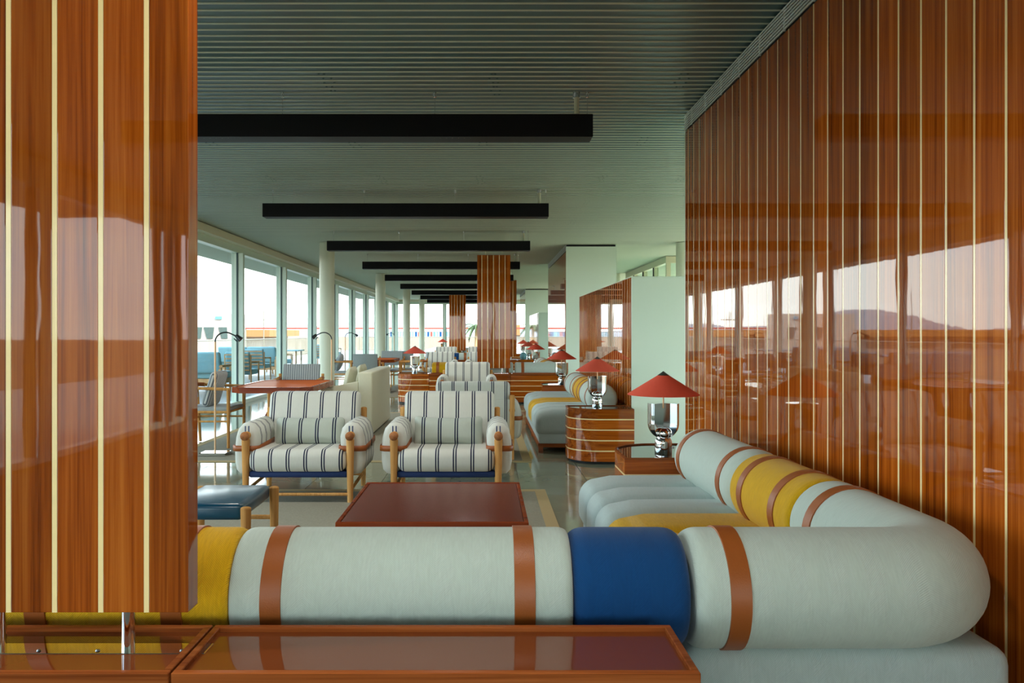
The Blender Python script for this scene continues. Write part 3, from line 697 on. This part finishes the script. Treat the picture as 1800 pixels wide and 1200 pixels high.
# ------------------------------------------------------------------ striped armchairs
def uv_u(o, axis, off=0.0):
    """lay the cloth's stripes across one axis of the part"""
    me = o.data; uv = me.uv_layers[0].data
    for l in me.loops:
        c = me.vertices[l.vertex_index].co; uv[l.index].uv = (c[axis]+off, c[2]+(c[1] if axis == 0 else c[0]))
def make_armchair():
    root = thing('armchair', 'striped armchair at left of the near pair, facing the burgundy table', 'armchair', (0, 0, 0), 0, 'striped armchairs')
    hw, dp = 0.40, 0.66
    for s in (-1, 1):
        X = s*hw
        g = G(); g.tube((X, 0.0, 0.0), (X, 0.0, 0.475), 0.021, 0.031, n=20); g.ball((X, 0, 0.475), 0.031, 16, 8, (1, 1, .4)); g.build('leg', 'beech', root)
        g = G(); g.tube((X, dp, 0.0), (X, dp+0.035, 0.655), 0.020, 0.026, n=20); g.ball((X, dp+0.035, 0.655), 0.026, 16, 8, (1, 1, .4)); g.build('leg', 'beech', root)
        g = G(); g.tube((X, -0.028, 0.507), (X, dp+0.03, 0.507), 0.030, n=20); g.build('arm_rail', 'beech', root)
        g = G(); g.ball((X, -0.030, 0.507), 0.034, 20, 14, (1, .75, 1)); g.build('knob', 'knob', root)
        g = G(); g.tube((X, 0.0, 0.085), (X, dp, 0.115), 0.013, n=12); g.build('stretcher', 'beech', root)
        # arm pad: saddle bag draped over the rail, fuller outside
        g = G(); y0, y1 = 0.035, 0.60; sec = []
        outl = [(-0.052, 0.235), (-0.075, 0.30), (-0.088, 0.40), (-0.092, 0.49), (-0.078, 0.555), (-0.045, 0.592), (0.0, 0.604), (0.045, 0.592), (0.078, 0.555), (0.098, 0.49), (0.108, 0.40), (0.106, 0.30), (0.094, 0.235), (0.066, 0.205), (0.02, 0.198), (-0.026, 0.208)]
        cx, cz = 0.005, 0.42
        for yy, kf in ((y0, 0.55), (y0+0.008, 0.78), (y0+0.028, 0.93), (y0+0.06, 1.0), (y1-0.06, 1.0), (y1-0.028, 0.93), (y1-0.008, 0.78), (y1, 0.55)):
            sec.append([g.bm.verts.new((X+s*(cx+(a-cx)*kf), yy, cz+(b-cz)*(1-(1-kf)*0.35))) for a, b in outl])
        n = len(outl)
        for A, B in zip(sec, sec[1:]):
            for i in range(n): g.bm.faces.new((A[i], A[(i+1) % n], B[(i+1) % n], B[i]))
        g.bm.faces.new(sec[0]); g.bm.faces.new(sec[-1][::-1])
        ap = g.build('arm_pad', 'stripe_x', root); uv_u(ap, 1, 0.02)
        # front gusset shows one pair of stripes over the knob
        g = G(); 
        for q in (-0.013, 0.013): g.box(X+q-0.004, X+q+0.004, y0-0.002, y0+0.004, 0.53, 0.578)
        g.build('gusset_stripe', 'navy', ap)
        # strap round the pad
        g = G(); rs = []
        for z in (0.385, 0.428):
            rs.append([g.bm.verts.new(v) for v in ((X-s*0.094, 0.03, z), (X-s*0.094, y1-0.03, z+0.01), (X-s*0.06, y1+0.004, z+0.01), (X+s*0.075, y1+0.004, z+0.01), (X+s*0.114, y1-0.03, z+0.01), (X+s*0.114, 0.05, z), (X+s*0.080, 0.020, z), (X-s*0.060, 0.016, z))])
        for i in range(8): g.bm.faces.new((rs[0][i], rs[0][(i+1) % 8], rs[1][(i+1) % 8], rs[1][i]))
        st = g.build('strap', 'leather', root)
        md = st.modifiers.new('thick', 'SOLIDIFY'); md.thickness = 0.004
        g = G(); g.box(X+s*0.113, X+s*0.119, 0.33, 0.36, 0.385, 0.435); g.build('buckle', 'gun', st)
    g = G(); g.tube((-hw, 0.0, 0.06), (hw, 0.0, 0.06), 0.013, n=12); g.build('stretcher', 'beech', root)
    g = G(); g.tube((-hw, dp, 0.10), (hw, dp, 0.10), 0.013, n=12); g.build('stretcher', 'beech', root)
    # blue canvas sling
    g = G(); g.box(-hw+0.02, hw-0.02, 0.0, dp, 0.185, 0.235, bev=0.018, seg=3); g.build('sling', 'navy', root)
    # seat cushion
    g = G(); g.box(-0.372, 0.372, -0.055, 0.60, 0.232, 0.395, bev=0.065, seg=6)
    g.bend(lambda x, y, z: (x, y, z+0.014*(1-(x/0.372)**2)*(1 if z > 0.31 else 0)+0.02*(0.3-y)*(1 if z > 0.31 else 0)))
    o = g.build('seat_cushion', 'stripe_x', root); uv_u(o, 0, 0.067)
    # back cushion, leaning
    g = G(); g.box(-0.375, 0.375, 0.47, 0.62, 0.34, 0.80, bev=0.045, seg=5)
    g.bend(lambda x, y, z: (x*(1+0.02*(z-0.34)), y+0.27*(z-0.36)+(0.025*(1-(x/0.375)**2) if y < 0.5 else 0)*-1, z))
    o = g.build('back_cushion', 'stripe_x', root); uv_u(o, 0, 0.067)
    g = G(); g.box(-hw+0.02, hw-0.02, 0.635, 0.655, 0.25, 0.62, bev=0.008, seg=2); g.bend(lambda x, y, z: (x, y+0.13*(z-0.25), z)); o = g.build('back_panel', 'stripe_x', root); uv_u(o, 0, 0.067)
    return root
AC = make_armchair(); AC.location = (-1.43, 6.10, 0.0055)
dup(AC, 'striped armchair at right of the near pair, its pillow corner puckered', (-0.295, 6.10, 0.0055))
dup(AC, 'striped armchair turned away from view, half hidden behind the near right one', (-0.12, 8.80, 0.0055), PI)
dup(AC, 'striped armchair facing us before the far mahogany cabinet', (-0.29, 12.90, 0.0055))
dup(AC, 'small far striped armchair left of the blue and white bolster', (-1.19, 20.6, 0), 0.0)
dup(AC, 'small far striped armchair partly behind the mid room timber panel', (-0.03, 20.6, 0), 0.0)
dup(AC, 'tiny farthest striped armchair, left, before the farthest timber panel', (-1.40, 28.4, 0), 0.0)
dup(AC, 'tiny farthest striped armchair, right of the farthest timber panel', (-0.22, 28.4, 0), 0.0)
def lumbar(label, x, y, ang, pucker):
    g = G(); g.box(-0.275, 0.275, -0.07, 0.07, -0.115, 0.115, bev=0.055, seg=5)
    bmesh.ops.subdivide_edges(g.bm, edges=[e for e in g.bm.edges if e.calc_length() > 0.1], cuts=8, use_grid_fill=True)
    def f(x, y, z):
        ex = (abs(x)/0.275)**4; ez = (abs(z)/0.115)**3
        k = (1-0.75*ex)*(1-0.45*ez)
        dz = 0.018*ex*(1 if z > 0 else -1)*pucker
        return (x*(1+0.05*ez), y*k*1.2+0.004*math.sin(26*x+9*z)*ez, z*(1-0.08*(1-ex))+dz)
    g.bend(f)
    o = g.build('lumbar_pillow', 'stripe_shaded', loc=(x, y, 0.50)); o.rotation_euler = (-0.22, 0, ang); uv_u(o, 0, 0.067)
    tag(o, label, 'pillow', 'striped lumbar pillows')
lumbar('striped lumbar pillow in the near left armchair', -1.42, 6.49, 0.02, 0.5)
lumbar('striped lumbar pillow in the near right armchair', -0.295, 6.49, -0.01, 1.3)

# ------------------------------------------------------------------ burgundy coffee table
ct = thing('coffee_table', 'square burgundy leather topped coffee table before the striped armchairs', 'table')
X0, X1, Y0_, Y1_ = -0.695, 0.205, 3.70, 4.70
g = G(); g.box(X0+0.022, X1-0.022, Y0_+0.022, Y1_-0.022, 0.39, 0.418, bev=0.002, seg=1); g.build('leather_top', 'burgundy', ct, smooth=False)
for a, b, c, d in ((X0, X1, Y0_, Y0_+0.02), (X0, X1, Y1_-0.02, Y1_), (X0, X0+0.02, Y0_+0.02, Y1_-0.02), (X1-0.02, X1, Y0_+0.02, Y1_-0.02)):
    g = G(); g.box(a, b, c, d, 0.385, 0.42, bev=0.003, seg=2); g.build('rim', 'tablerim', ct, smooth=False)
for a, b in ((X0+0.07, Y0_+0.07), (X1-0.07, Y0_+0.07), (X0+0.07, Y1_-0.07), (X1-0.07, Y1_-0.07)):
    g = G(); g.tube((a, b, 0.012), (a, b, 0.395), 0.024, 0.028, n=16); g.build('leg', 'beech', ct)
g = G(); g.box(X0+0.04, X1-0.04, Y0_+0.04, Y1_-0.04, 0.355, 0.386); g.build('apron', 'tablerim', ct, smooth=False)

# ------------------------------------------------------------------ blue leather footstool
st = thing('footstool', 'teal blue leather footstool with turned beech legs beside the coffee table', 'stool', (-1.44, 4.36, 0))
for sx in (-1, 1):
    for sy in (-1, 1):
        g = G(); g.tube((sx*0.215, sy*0.275, 0.01), (sx*0.215, sy*0.275, 0.40), 0.021, 0.027, n=18); g.ball((sx*0.215, sy*0.275, 0.40), 0.027, 16, 8, (1, 1, .35)); g.build('leg', 'beech', st)
for sx in (-1, 1): g = G(); g.tube((sx*0.215, -0.275, 0.17), (sx*0.215, 0.275, 0.17), 0.014, n=12); g.build('stretcher', 'beech', st)
for sy in (-1, 1): g = G(); g.tube((-0.215, sy*0.275, 0.23), (0.215, sy*0.275, 0.23), 0.013, n=12); g.build('stretcher', 'beech', st)
g = G(); g.box(-0.195, 0.195, -0.27, 0.27, 0.335, 0.42, bev=0.028, seg=5)
g.bend(lambda x, y, z: (x, y, z+(0.020*(1-(x/.195)**2)*(1-(y/.27)**2) if z > 0.38 else 0)))
g.build('seat', 'blueleather', st)

# ------------------------------------------------------------------ rugs
def rug(label, x0, x1, y0, y1):
    root = thing('rug', label, 'rug', (0, 0, 0), 0, 'flat woven rugs'); bw = 0.09
    g = G(); g.box(x0+bw, x1-bw, y0+bw, y1-bw, 0.0, 0.005); g.build('field', 'rug', root, smooth=False)
    g = G()
    for a in ((x0, x1, y0, y0+bw), (x0, x1, y1-bw, y1), (x0, x0+bw, y0+bw, y1-bw), (x1-bw, x1, y0+bw, y1-bw)): g.box(*a, 0.0, 0.006, bev=0.002, seg=1)
    g.build('border', 'rugband', root, smooth=False)
rug('near grey woven rug with beige border under the coffee table', -3.3, 0.50, 3.1, 6.60)
rug('second grey woven rug under the wooden table and floor lamp', -3.35, 0.475, 8.0, 13.0)
rug('far pale rug under the second dining table', -3.35, -1.62, 16.0, 20.0)

# ------------------------------------------------------------------ floor lamps
def make_floor_lamp():
    root = thing('floor_lamp', 'slim floor lamp on square steel base beside the wooden table', 'floor lamp', (0, 0, 0), 0, 'gooseneck floor lamps')
    g = G(); g.box(-0.14, 0.14, -0.11, 0.11, 0.0, 0.028, bev=0.003, seg=1); g.build('base', 'chrome', root, smooth=False)
    g = G(); g.tube((0, 0, 0.028), (0, 0, 1.20), 0.010, n=12); g.build('pole', 'brass', root)
    pts = [(0, 0, 1.195)]+[(0.11-0.11*math.cos(a), 0, 1.20+0.10*math.sin(a)) for a in [PI*0.62*k/10 for k in range(1, 11)]]+[(0.235, 0, 1.255)]
    g = G(); g.pathtube(pts, 0.008, n=10); g.build('gooseneck', 'gun', root)
    g = G(); g.tube((0.222, 0, 1.268), (0.275, 0, 1.222), 0.018, 0.030, n=16); hd = g.build('head', 'gun', root)
    g = G(); g.tube((0.2, 0, 1.235), (0.235, 0, 1.20), 0.006, n=8); g.build('handle', 'gasket', hd)
    return root
FL = make_floor_lamp(); FL.location = (-2.87, 8.48, 0.0065)
dup(FL, 'bronze floor lamp standing before the near round column', (-2.23, 11.6, 0.0065), PI)
dup(FL, 'far gooseneck floor lamp seen against the terrace glass', (-3.10, 17.7, 0.0065), 0.0)
dup(FL, 'tiny far floor lamp near the end windows', (-3.3, 29.0, 0), PI)

# ------------------------------------------------------------------ dining tables and chairs
def make_dining_table(label, x0, x1, y0, y1, zt=0.735, ch=0.12):
    root = thing('dining_table', label, 'table', (0, 0, 0), 0, 'wooden tray dining tables')
    def ol(d): return [(x0+ch, y0+d), (x1-ch, y0+d), (x1-d, y0+ch), (x1-d, y1-ch), (x1-ch, y1-d), (x0+ch, y1-d), (x0+d, y1-ch), (x0+d, y0+ch)]
    g = G(); g.prism(ol(0.03), zt-0.05, zt-0.005); g.build('tray_top', 'tabletop', root, smooth=False)
    o1, o2 = ol(0), ol(0.028); t = G(); ring = [[t.bm.verts.new((x, y, z)) for x, y in o] for o, z in ((o1, zt-0.065), (o1, zt), (o2, zt), (o2, zt-0.065))]
    for A, B in zip(ring, ring[1:]+ring[:1]):
        for i in range(8): t.bm.faces.new((A[i], A[(i+1) % 8], B[(i+1) % 8], B[i]))
    t.build('rim', 'tablerim', root, smooth=False)
    cx, cy = (x0+x1)/2, (y0+y1)/2
    for s in (-1, 1):
        g = G(); pts = [(-0.24, 0.012), (0.24, 0.012), (0.20, 0.30), (0.10, 0.48), (0.10, 0.68), (-0.10, 0.68), (-0.10, 0.48), (-0.20, 0.30)]
        vs = [g.bm.verts.new((a, -0.02, b)) for a, b in pts]; vs2 = [g.bm.verts.new((a, 0.02, b)) for a, b in pts]
        g.bm.faces.new(vs); g.bm.faces.new(vs2[::-1])
        for i in range(8): g.bm.faces.new((vs[i], vs2[i], vs2[(i+1) % 8], vs[(i+1) % 8]))
        g.build('pedestal', 'tablerim', root, loc=(cx, cy+s*0.28, 0), smooth=False)
    g = G(); g.box(cx-0.02, cx+0.02, cy-0.28, cy+0.28, 0.2, 0.26); g.build('stretcher', 'tablerim', root, smooth=False)
    return root
make_dining_table('wooden tray table with clipped corners behind the near left armchair', -2.80, -1.90, 8.70, 10.15, 0.705)
make_dining_table('far wooden tray table ringed by woven back chairs', -2.75, -1.93, 16.9, 18.2, 0.735)

def make_dining_chair(cloth):
    root = thing('dining_chair', '', 'chair', (0, 0, 0), 0, 'beech dining armchairs')
    hw, dp = 0.29, 0.52
    for s in (-1, 1):
        X = s*hw
        g = G(); g.tube((X, 0, 0), (X, 0, 0.665), 0.016, 0.021, n=14); g.build('leg', 'beech', root)
        g = G(); g.tube((X, dp, 0), (X, dp+0.05, 0.74), 0.016, 0.020, n=14); g.build('leg', 'beech', root)
        g = G(); g.tube((X, -0.02, 0.66), (X, dp+0.03, 0.68), 0.017, n=12); g.build('arm_rail', 'beech', root)
        g = G(); g.tube((X, dp-0.05, 0.678), (X, dp+0.06, 0.682), 0.024, n=12); g.build('leather_wrap', 'leather', root)
        g = G(); g.tube((X, 0, 0.30), (X, dp, 0.30), 0.011, n=10); g.build('stretcher', 'beech', root)
        g = G(); g.tube((X, 0, 0.405), (X, dp, 0.405), 0.015, n=10); g.build('seat_rail', 'beech', root)
    for y, z in ((0.0, 0.405), (dp, 0.405), (dp, 0.30)):
        g = G(); g.tube((-hw, y, z), (hw, y, z), 0.013, n=10); g.build('seat_rail', 'beech', root)
    g = G(); g.box(-hw+0.015, hw-0.015, 0.0, dp-0.01, 0.405, 0.455, bev=0.015, seg=3); g.build('seat', cloth, root)
    g = G(); g.box(-0.25, 0.25, dp+0.0, dp+0.035, 0.53, 0.87, bev=0.012, seg=3); g.bend(lambda x, y, z: (x, y+0.16*(z-0.5)-0.03*(1-(x/.25)**2)*-1, z)); o = g.build('back_panel', cloth, root); uv_u(o, 0)
    return root
dc = make_dining_chair('woven'); dc['label'] = 'beech armchair with grey cushion seat at the wooden table, seen side on'; dc.location = (-2.88, 9.24, 0.0055); dc.rotation_euler = (0, 0, PI/2)
df = make_dining_chair('fine_stripe'); df['label'] = 'chair with finely striped back rest behind the wooden table'; df.location = (-2.50, 10.30, 0.0055)
for lab, x, y, r in (('woven back chair with beech legs at the near side of far dining table', -2.42, 16.72, PI), ('woven back chair on the far side of the far dining table', -2.2, 18.35, 0.0),
                     ('woven back chair at the right of the far dining table', -1.86, 17.55, -PI/2+0.15), ('beech armchair with round pillow left of the far dining table', -2.82, 17.45, PI/2)):
    dup(dc, lab, (x, y, 0.0055), r)
# tall grey screens of lounge chairs behind the red lamp
dup(dc, 'large pale grey woven back chair left of the lamp by the curved table', (-1.95, 19.6, 0.0), PI)
# pillows on dining chairs
g = G(); g.box(-0.21, 0.21, -0.06, 0.06, -0.21, 0.21, bev=0.05, seg=4); g.bend(lambda x, y, z: (x, y*(1-0.6*max(abs(x), abs(z))/0.21)*1.5, z)); pw = g.build('cushion', 'fine_stripe', loc=(-3.12, 9.22, 0.66)); pw.rotation_euler = (0.3, 0, PI/2); uv_u(pw, 0)
tag(pw, 'striped square cushion leaning on the side-on beech armchair', 'pillow')
g = G(); g.ball((0, 0, 0), 0.2, 24, 14, (1, .4, 1)); pw = g.build('cushion', 'woven', loc=(-3.18, 17.42, 0.66)); pw.rotation_euler = (0.3, 0, PI/2); tag(pw, 'round grey cushion on the chair left of the far table', 'pillow')

# ivory settee beside the dining table
se = thing('settee', 'ivory upholstered settee with sloping arms beside the wooden table', 'sofa', (-1.72, 10.95, 0.0055))
g = G(); g.box(0.13, 0.31, -0.95, 0.95, 0.02, 0.80, bev=0.02, seg=3); g.build('backrest', 'settee', se)
for s in (-1, 1):
    y0, y1 = (-0.95, -0.83) if s < 0 else (0.83, 0.95)
    g = G(); g.box(-0.34, 0.13, y0, y1, 0.02, 0.70, bev=0.015, seg=2); g.bend(lambda x, y, z: (x, y, z if z < 0.4 else z-0.03+0.22*(x-0.05)*0.9)); g.build('armrest', 'settee', se)
g = G(); g.box(-0.34, 0.13, -0.83, 0.83, 0.10, 0.44, bev=0.03, seg=3); g.build('seat_cushion', 'settee', se)
for s in (-1, 1):
    for x in (-0.3, 0.25): g = G(); g.box(x-0.02, x+0.02, s*0.9-0.02, s*0.9+0.02, 0.0, 0.04); g.build('leg', 'rim_x', se, smooth=False)
for lab, y in (('plump ivory pillow at the near end of the settee', 10.5), ('plump ivory pillow farther along the settee', 11.35)):
    g = G(); g.box(-0.22, 0.22, -0.085, 0.085, -0.2, 0.2, bev=0.07, seg=4); g.bend(lambda x, y, z: (x*(1+0.1*(abs(z)/.2)**3), y*(1-0.75*(abs(x)/.22)**3)*(1-0.6*(abs(z)/.2)**3), z+0.02*(abs(x)/.22)**4*(1 if z > 0 else -1)))
    o = g.build('pillow', 'settee', loc=(-1.78, y, 0.655)); o.rotation_euler = (0.22, 0, PI/2); tag(o, lab, 'pillow', 'settee pillows')

# pale ceramic / white objects on the distant end table
g = G(); g.lathe([(0, 0), (0.05, 0), (0.09, 0.05), (0.10, 0.10), (0.07, 0.17), (0.04, 0.20), (0.035, 0.205), (0, 0.205)], n=24); o = g.build('vase', 'outcloth', loc=(1.10, 22.72, 0.542)); tag(o, 'pale blue rounded vase beside a distant lamp', 'vase')
g = G(); g.box(-0.13, 0.13, -0.08, 0.08, 0, 0.012); o = g.build('booklet', 'mint', loc=(0.90, 22.75, 0.542)); tag(o, 'white booklet lying on the distant end table', 'booklet')

# ------------------------------------------------------------------ outside: terrace and beyond
g = G(); g.box(-11.0, XL-0.27, YB-20, 60, -0.35, -0.02); tag(g.build('terrace_floor', 'terrace', smooth=False), kind='structure')
g = G(); g.box(-900, 900, -500, 1200, -3.2, -3.0); tag(g.build('ground_outside', 'land', smooth=False), kind='structure')
g = G(); g.box(XL-0.2, 20, YE+0.31, 75, -0.35, -0.02); tag(g.build('terrace_end', 'terrace', smooth=False), kind='structure')
def railing(label, a, b):
    root = thing('railing', label, 'railing'); a, b = Vector(a), Vector(b); n = int((b-a).length/0.12)
    g = G(); g.tube(a+Vector((0, 0, 1.0)), b+Vector((0, 0, 1.0)), 0.02, n=8); g.tube(a+Vector((0, 0, 0.1)), b+Vector((0, 0, 0.1)), 0.015, n=8); g.build('handrail', 'railing', root)
    g = G()
    for k in range(n+1): p = a.lerp(b, k/n); g.tube(p+Vector((0, 0, -0.02)), p+Vector((0, 0, 1.0)), 0.008, n=5)
    g.build('baluster', 'railing', root)['kind'] = 'stuff'
railing('thin balustered railing along the terrace edge outside the left glazing', (-10.8, 6, 0), (-10.8, 58, 0))
railing('thin balustered railing beyond the far end windows', (-9, 58, 0), (9, 58, 0))

def make_outdoor_chair(label):
    root = thing('outdoor_chair', label, 'outdoor chair', (0, 0, 0), 0, 'terrace armchairs')
    for s in (-1, 1):
        g = G(); g.tube((s*0.3, 0, 0), (s*0.3, 0, 0.62), 0.02, n=8); g.build('leg', 'outwood', root)
        g = G(); g.tube((s*0.3, 0.6, 0), (s*0.3, 0.66, 0.8), 0.02, n=8); g.build('leg', 'outwood', root)
        g = G(); g.tube((s*0.3, 0, 0.62), (s*0.3, 0.65, 0.64), 0.022, n=8); g.build('arm_rail', 'outwood', root)
    g = G(); g.box(-0.29, 0.29, 0, 0.6, 0.34, 0.47, bev=0.03, seg=3); g.build('seat', 'outcloth', root)
    g = G(); g.box(-0.28, 0.28, 0.52, 0.64, 0.42, 0.88, bev=0.03, seg=3); g.bend(lambda x, y, z: (x, y+0.2*(z-0.42), z)); g.build('back_cushion', 'outcloth', root)
    g = G()
    for k in range(5): g.box(-0.28, 0.28, 0.68+0.02*k, 0.70+0.02*k, 0.44+0.09*k, 0.47+0.09*k)
    g.build('back_slat', 'outwood', root)
    return root
oc = make_outdoor_chair('terrace chair with pale aqua cushions, behind the first dark window mullion'); oc.location = (-5.75, 19.2, -0.02); oc.rotation_euler = (0, 0, PI)
for lab, x, y, r in (('terrace chair with pale back seen through the second pane', -6.35, 22.5, PI), ('terrace chair beside the round column outside', -6.3, 26.0, PI/2+.3), ('terrace chair outside, past the near column', -6.2, 31.0, PI), ('far terrace chair outside between mullions', -6.8, 36.0, PI)):
    dup(oc, lab, (x, y, -0.02), r)
def make_outdoor_sofa(label, loc, rz):
    root = thing('outdoor_sofa', label, 'outdoor sofa', loc, rz, 'terrace sofas')
    g = G(); g.box(-0.9, 0.9, 0, 0.85, 0.2, 0.30); g.build('frame', 'outwood', root, smooth=False)
    for s in (-1, 1):
        for y in (0.05, 0.8): g = G(); g.box(s*0.85-.03, s*0.85+.03, y-.03, y+.03, 0, 0.6); g.build('leg', 'outwood', root, smooth=False)
        g = G(); g.box(s*0.88-.04, s*0.88+.04, 0, 0.85, 0.56, 0.61); g.build('arm_rail', 'outwood', root, smooth=False)
        g = G(); g.box(s*0.44-.43, s*0.44+.43, 0.0, 0.7, 0.3, 0.46, bev=.04, seg=3); g.build('seat_cushion', 'outcloth', root)
        g = G(); g.box(s*0.44-.43, s*0.44+.43, 0.62, 0.8, 0.42, 0.90, bev=.05, seg=3); g.bend(lambda x, y, z: (x, y+0.35*(z-.42), z)); g.build('back_cushion', 'outcloth', root)
    return root
make_outdoor_sofa('pale aqua terrace sofa outside behind the slim floor lamp', (-6.7, 18.4, -0.02), PI)
make_outdoor_sofa('pale aqua terrace sofa outside, farther along the glass', (-7.2, 25.0, -0.02), PI)
def make_outdoor_table(label, x, y):
    root = thing('outdoor_table', label, 'outdoor table', (x, y, -0.02), 0, 'terrace tables')
    g = G(); g.box(-0.6, 0.6, -0.45, 0.45, 0.70, 0.74, bev=.005, seg=1); g.build('tabletop', 'outcloth', root, smooth=False)
    for sx in (-1, 1):
        for sy in (-1, 1): g = G(); g.tube((sx*.5, sy*.38, 0), (sx*.5, sy*.38, .7), .025, n=8); g.build('leg', 'outwood', root)
make_outdoor_table('pale terrace table outside left of the near column', -6.9, 27.4)
make_outdoor_table('pale terrace table outside under the white building', -7.6, 20.6)

# white building with slanted windows
wb = thing('white_building', 'white building with slanted trapezoid windows beyond the terrace railing', 'building')
g = G(); g.box(-22.5, -17.2, 55, 57.2, -3, 2.62); g.build('wall', 'whitewall', wb, smooth=False)
def trap(cx, w0, w1, z0, z1, sh):
    g = G(); v = [g.bm.verts.new(p) for p in ((cx-w0/2, 54.95, z0), (cx+w0/2, 54.95, z0), (cx+w1/2+sh, 54.95, z1), (cx-w1/2+sh, 54.95, z1))]
    v2 = [g.bm.verts.new((p.co.x, 55.3, p.co.z)) for p in v]
    g.bm.faces.new(v); g.bm.faces.new(v2[::-1])
    for i in range(4): g.bm.faces.new((v[i], v2[i], v2[(i+1) % 4], v[(i+1) % 4]))
    g.build('window', 'winglass', wb, smooth=False)
S55 = 1400/55

for px, w0, w1, sh in ((369, .40, .72, -.06), (395, .42, .58, -.14), (348, .40, .72, -.06)): trap((px-852)/S55-0.0, w0, w1, 1.3-10/S55*1.0, 1.3+10/S55, sh)
g = G(); g.box((379-852)/S55, (390-852)/S55, 54.93, 55.1, 1.3+24/S55, 1.3+29/S55); g.build('wall_sign', 'sign', wb, smooth=False)

ob = thing('orange_roof_shed', 'long low building with orange roof beyond the terrace', 'building')
g = G(); g.box(-120, -42, 150, 170, -3, 0.6); g.build('wall', 'whitewall', ob, smooth=False)
g = G(); g.box(-122, -40, 148, 172, 0.6, 1.9); g.build('roof', 'orange', ob, smooth=False)
for k in range(9): g = G(); g.box(-114+8*k, -109+8*k, 149.8, 150.2, -1.6, 0.0); g.build('window', 'winglass', ob, smooth=False)
ob = thing('orange_roof_shed', 'second orange roofed building seen at right past the far lamps', 'building')
g = G(); g.box(4, 60, 190, 205, -3, 0.8); g.build('wall', 'whitewall', ob, smooth=False)
g = G(); g.box(3, 61, 189, 206, 0.8, 3.2); g.build('roof', 'orange', ob, smooth=False)
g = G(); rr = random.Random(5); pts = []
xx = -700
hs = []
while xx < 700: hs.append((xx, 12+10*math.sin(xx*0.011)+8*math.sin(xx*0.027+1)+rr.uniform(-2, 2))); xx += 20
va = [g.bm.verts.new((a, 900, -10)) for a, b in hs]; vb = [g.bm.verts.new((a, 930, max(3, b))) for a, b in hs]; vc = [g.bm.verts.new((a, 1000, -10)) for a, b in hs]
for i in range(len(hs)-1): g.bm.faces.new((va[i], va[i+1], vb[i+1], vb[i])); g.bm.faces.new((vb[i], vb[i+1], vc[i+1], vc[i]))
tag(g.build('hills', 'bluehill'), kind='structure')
rb = thing('red_barrier', 'thin red horizontal barrier across the far view outside', 'barrier')
g = G(); g.box(-40, 25, 99.9, 100.1, 1.78, 1.98); g.build('rail', 'redbar', rb, smooth=False)
for k in range(14): g = G(); g.box(-40+5*k-.05, -40+5*k+.05, 99.9, 100.1, -3, 1.8); g.build('post', 'railing', rb, smooth=False)
fr = thing('flag_row', 'row of small coloured pennants hanging outside the far windows', 'flags')
g = G(); g.tube((-11, 70, 1.4), (-2, 70, 1.4), 0.02, n=6); g.build('line', 'railing', fr)
for k in range(22):
    g = G(); g.box(-0.09, 0.09, -0.01, 0.01, -0.42, 0); g.build('pennant', ['blue_cloth', 'redbar', 'sign', 'outcloth'][k % 4], fr, loc=(-8.2+0.27*k, 70, 1.4), smooth=False)
for x in (-11, -2): g = G(); g.tube((x, 70, -3), (x, 70, 1.5), 0.04, n=6); g.build('post', 'railing', fr)
def palm(label, x, y, h):
    root = thing('palm_tree', label, 'palm', (x, y, -3))
    g = G(); g.tube((0, 0, 0), (0.1, 0, h), 0.16, 0.11, n=10); g.build('trunk', 'outwood', root)
    r = random.Random(2)
    for k in range(16):
        a = 2*PI*k/16+r.uniform(-.2, .2); up = r.uniform(0.1, 0.9); ln = 1.5; g = G(); prev = None
        for q in range(7):
            s = q/6; p = Vector((0.1+math.cos(a)*ln*s, math.sin(a)*ln*s, h+up*s*1.3-1.5*s*s)); sd_ = Vector((-math.sin(a), math.cos(a), 0))*(0.16*(1-s)+0.02)
            cur = (g.bm.verts.new(p-sd_-Vector((0, 0, .05))), g.bm.verts.new(p), g.bm.verts.new(p+sd_-Vector((0, 0, .05))))
            if prev: g.bm.faces.new((prev[0], prev[1], cur[1], cur[0])); g.bm.faces.new((prev[1], prev[2], cur[2], cur[1]))
            prev = cur
        f = g.build('frond', 'green', root); f.modifiers.new('t', 'SOLIDIFY').thickness = 0.01
palm('small palm tree outside between the two hanging timber panels', -0.75, 62.0, 4.8)
def shrub(label, x, y, w_, h_):
    g = G(); r = random.Random(int(x*10)); 
    for k in range(60):
        th = r.uniform(0, 2*PI); q = math.sqrt(r.random()); zz = r.random()*(1-q*0.7)
        p = Vector((x+w_*q*math.cos(th), y+w_*0.6*q*math.sin(th), -3+h_*zz)); sz = w_*0.32
        n = Vector((r.gauss(0, 1), r.gauss(0, 1), r.gauss(0, 1))).normalized(); u = n.orthogonal().normalized(); v = n.cross(u)
        g.ball(p, sz, 7, 5, (r.uniform(.7, 1.1), r.uniform(.7, 1.1), r.uniform(.5, .8)))
    tag(g.build('shrub', 'green'), label, 'shrub', 'shrubs beyond the terrace')
shrub('wide dusty green shrub outside behind the second window pane', -13.4, 48, 2.4, 2.6)
shrub('dusty green shrub outside beside the second column', -12.6, 54, 2.0, 3.0)
shrub('low green shrub outside under the orange roof', -14.6, 58, 2.0, 2.2)
ms = thing('lamp_mast', 'thin lamp mast outside above the orange roof', 'mast')
g = G(); g.tube((-29.4, 106, -3), (-29.4, 106, 4.2), 0.07, n=8); g.build('pole', 'railing', ms)
g = G(); g.box(-30.4, -28.4, 105.9, 106.1, 3.0, 3.12); g.build('crossarm', 'railing', ms)
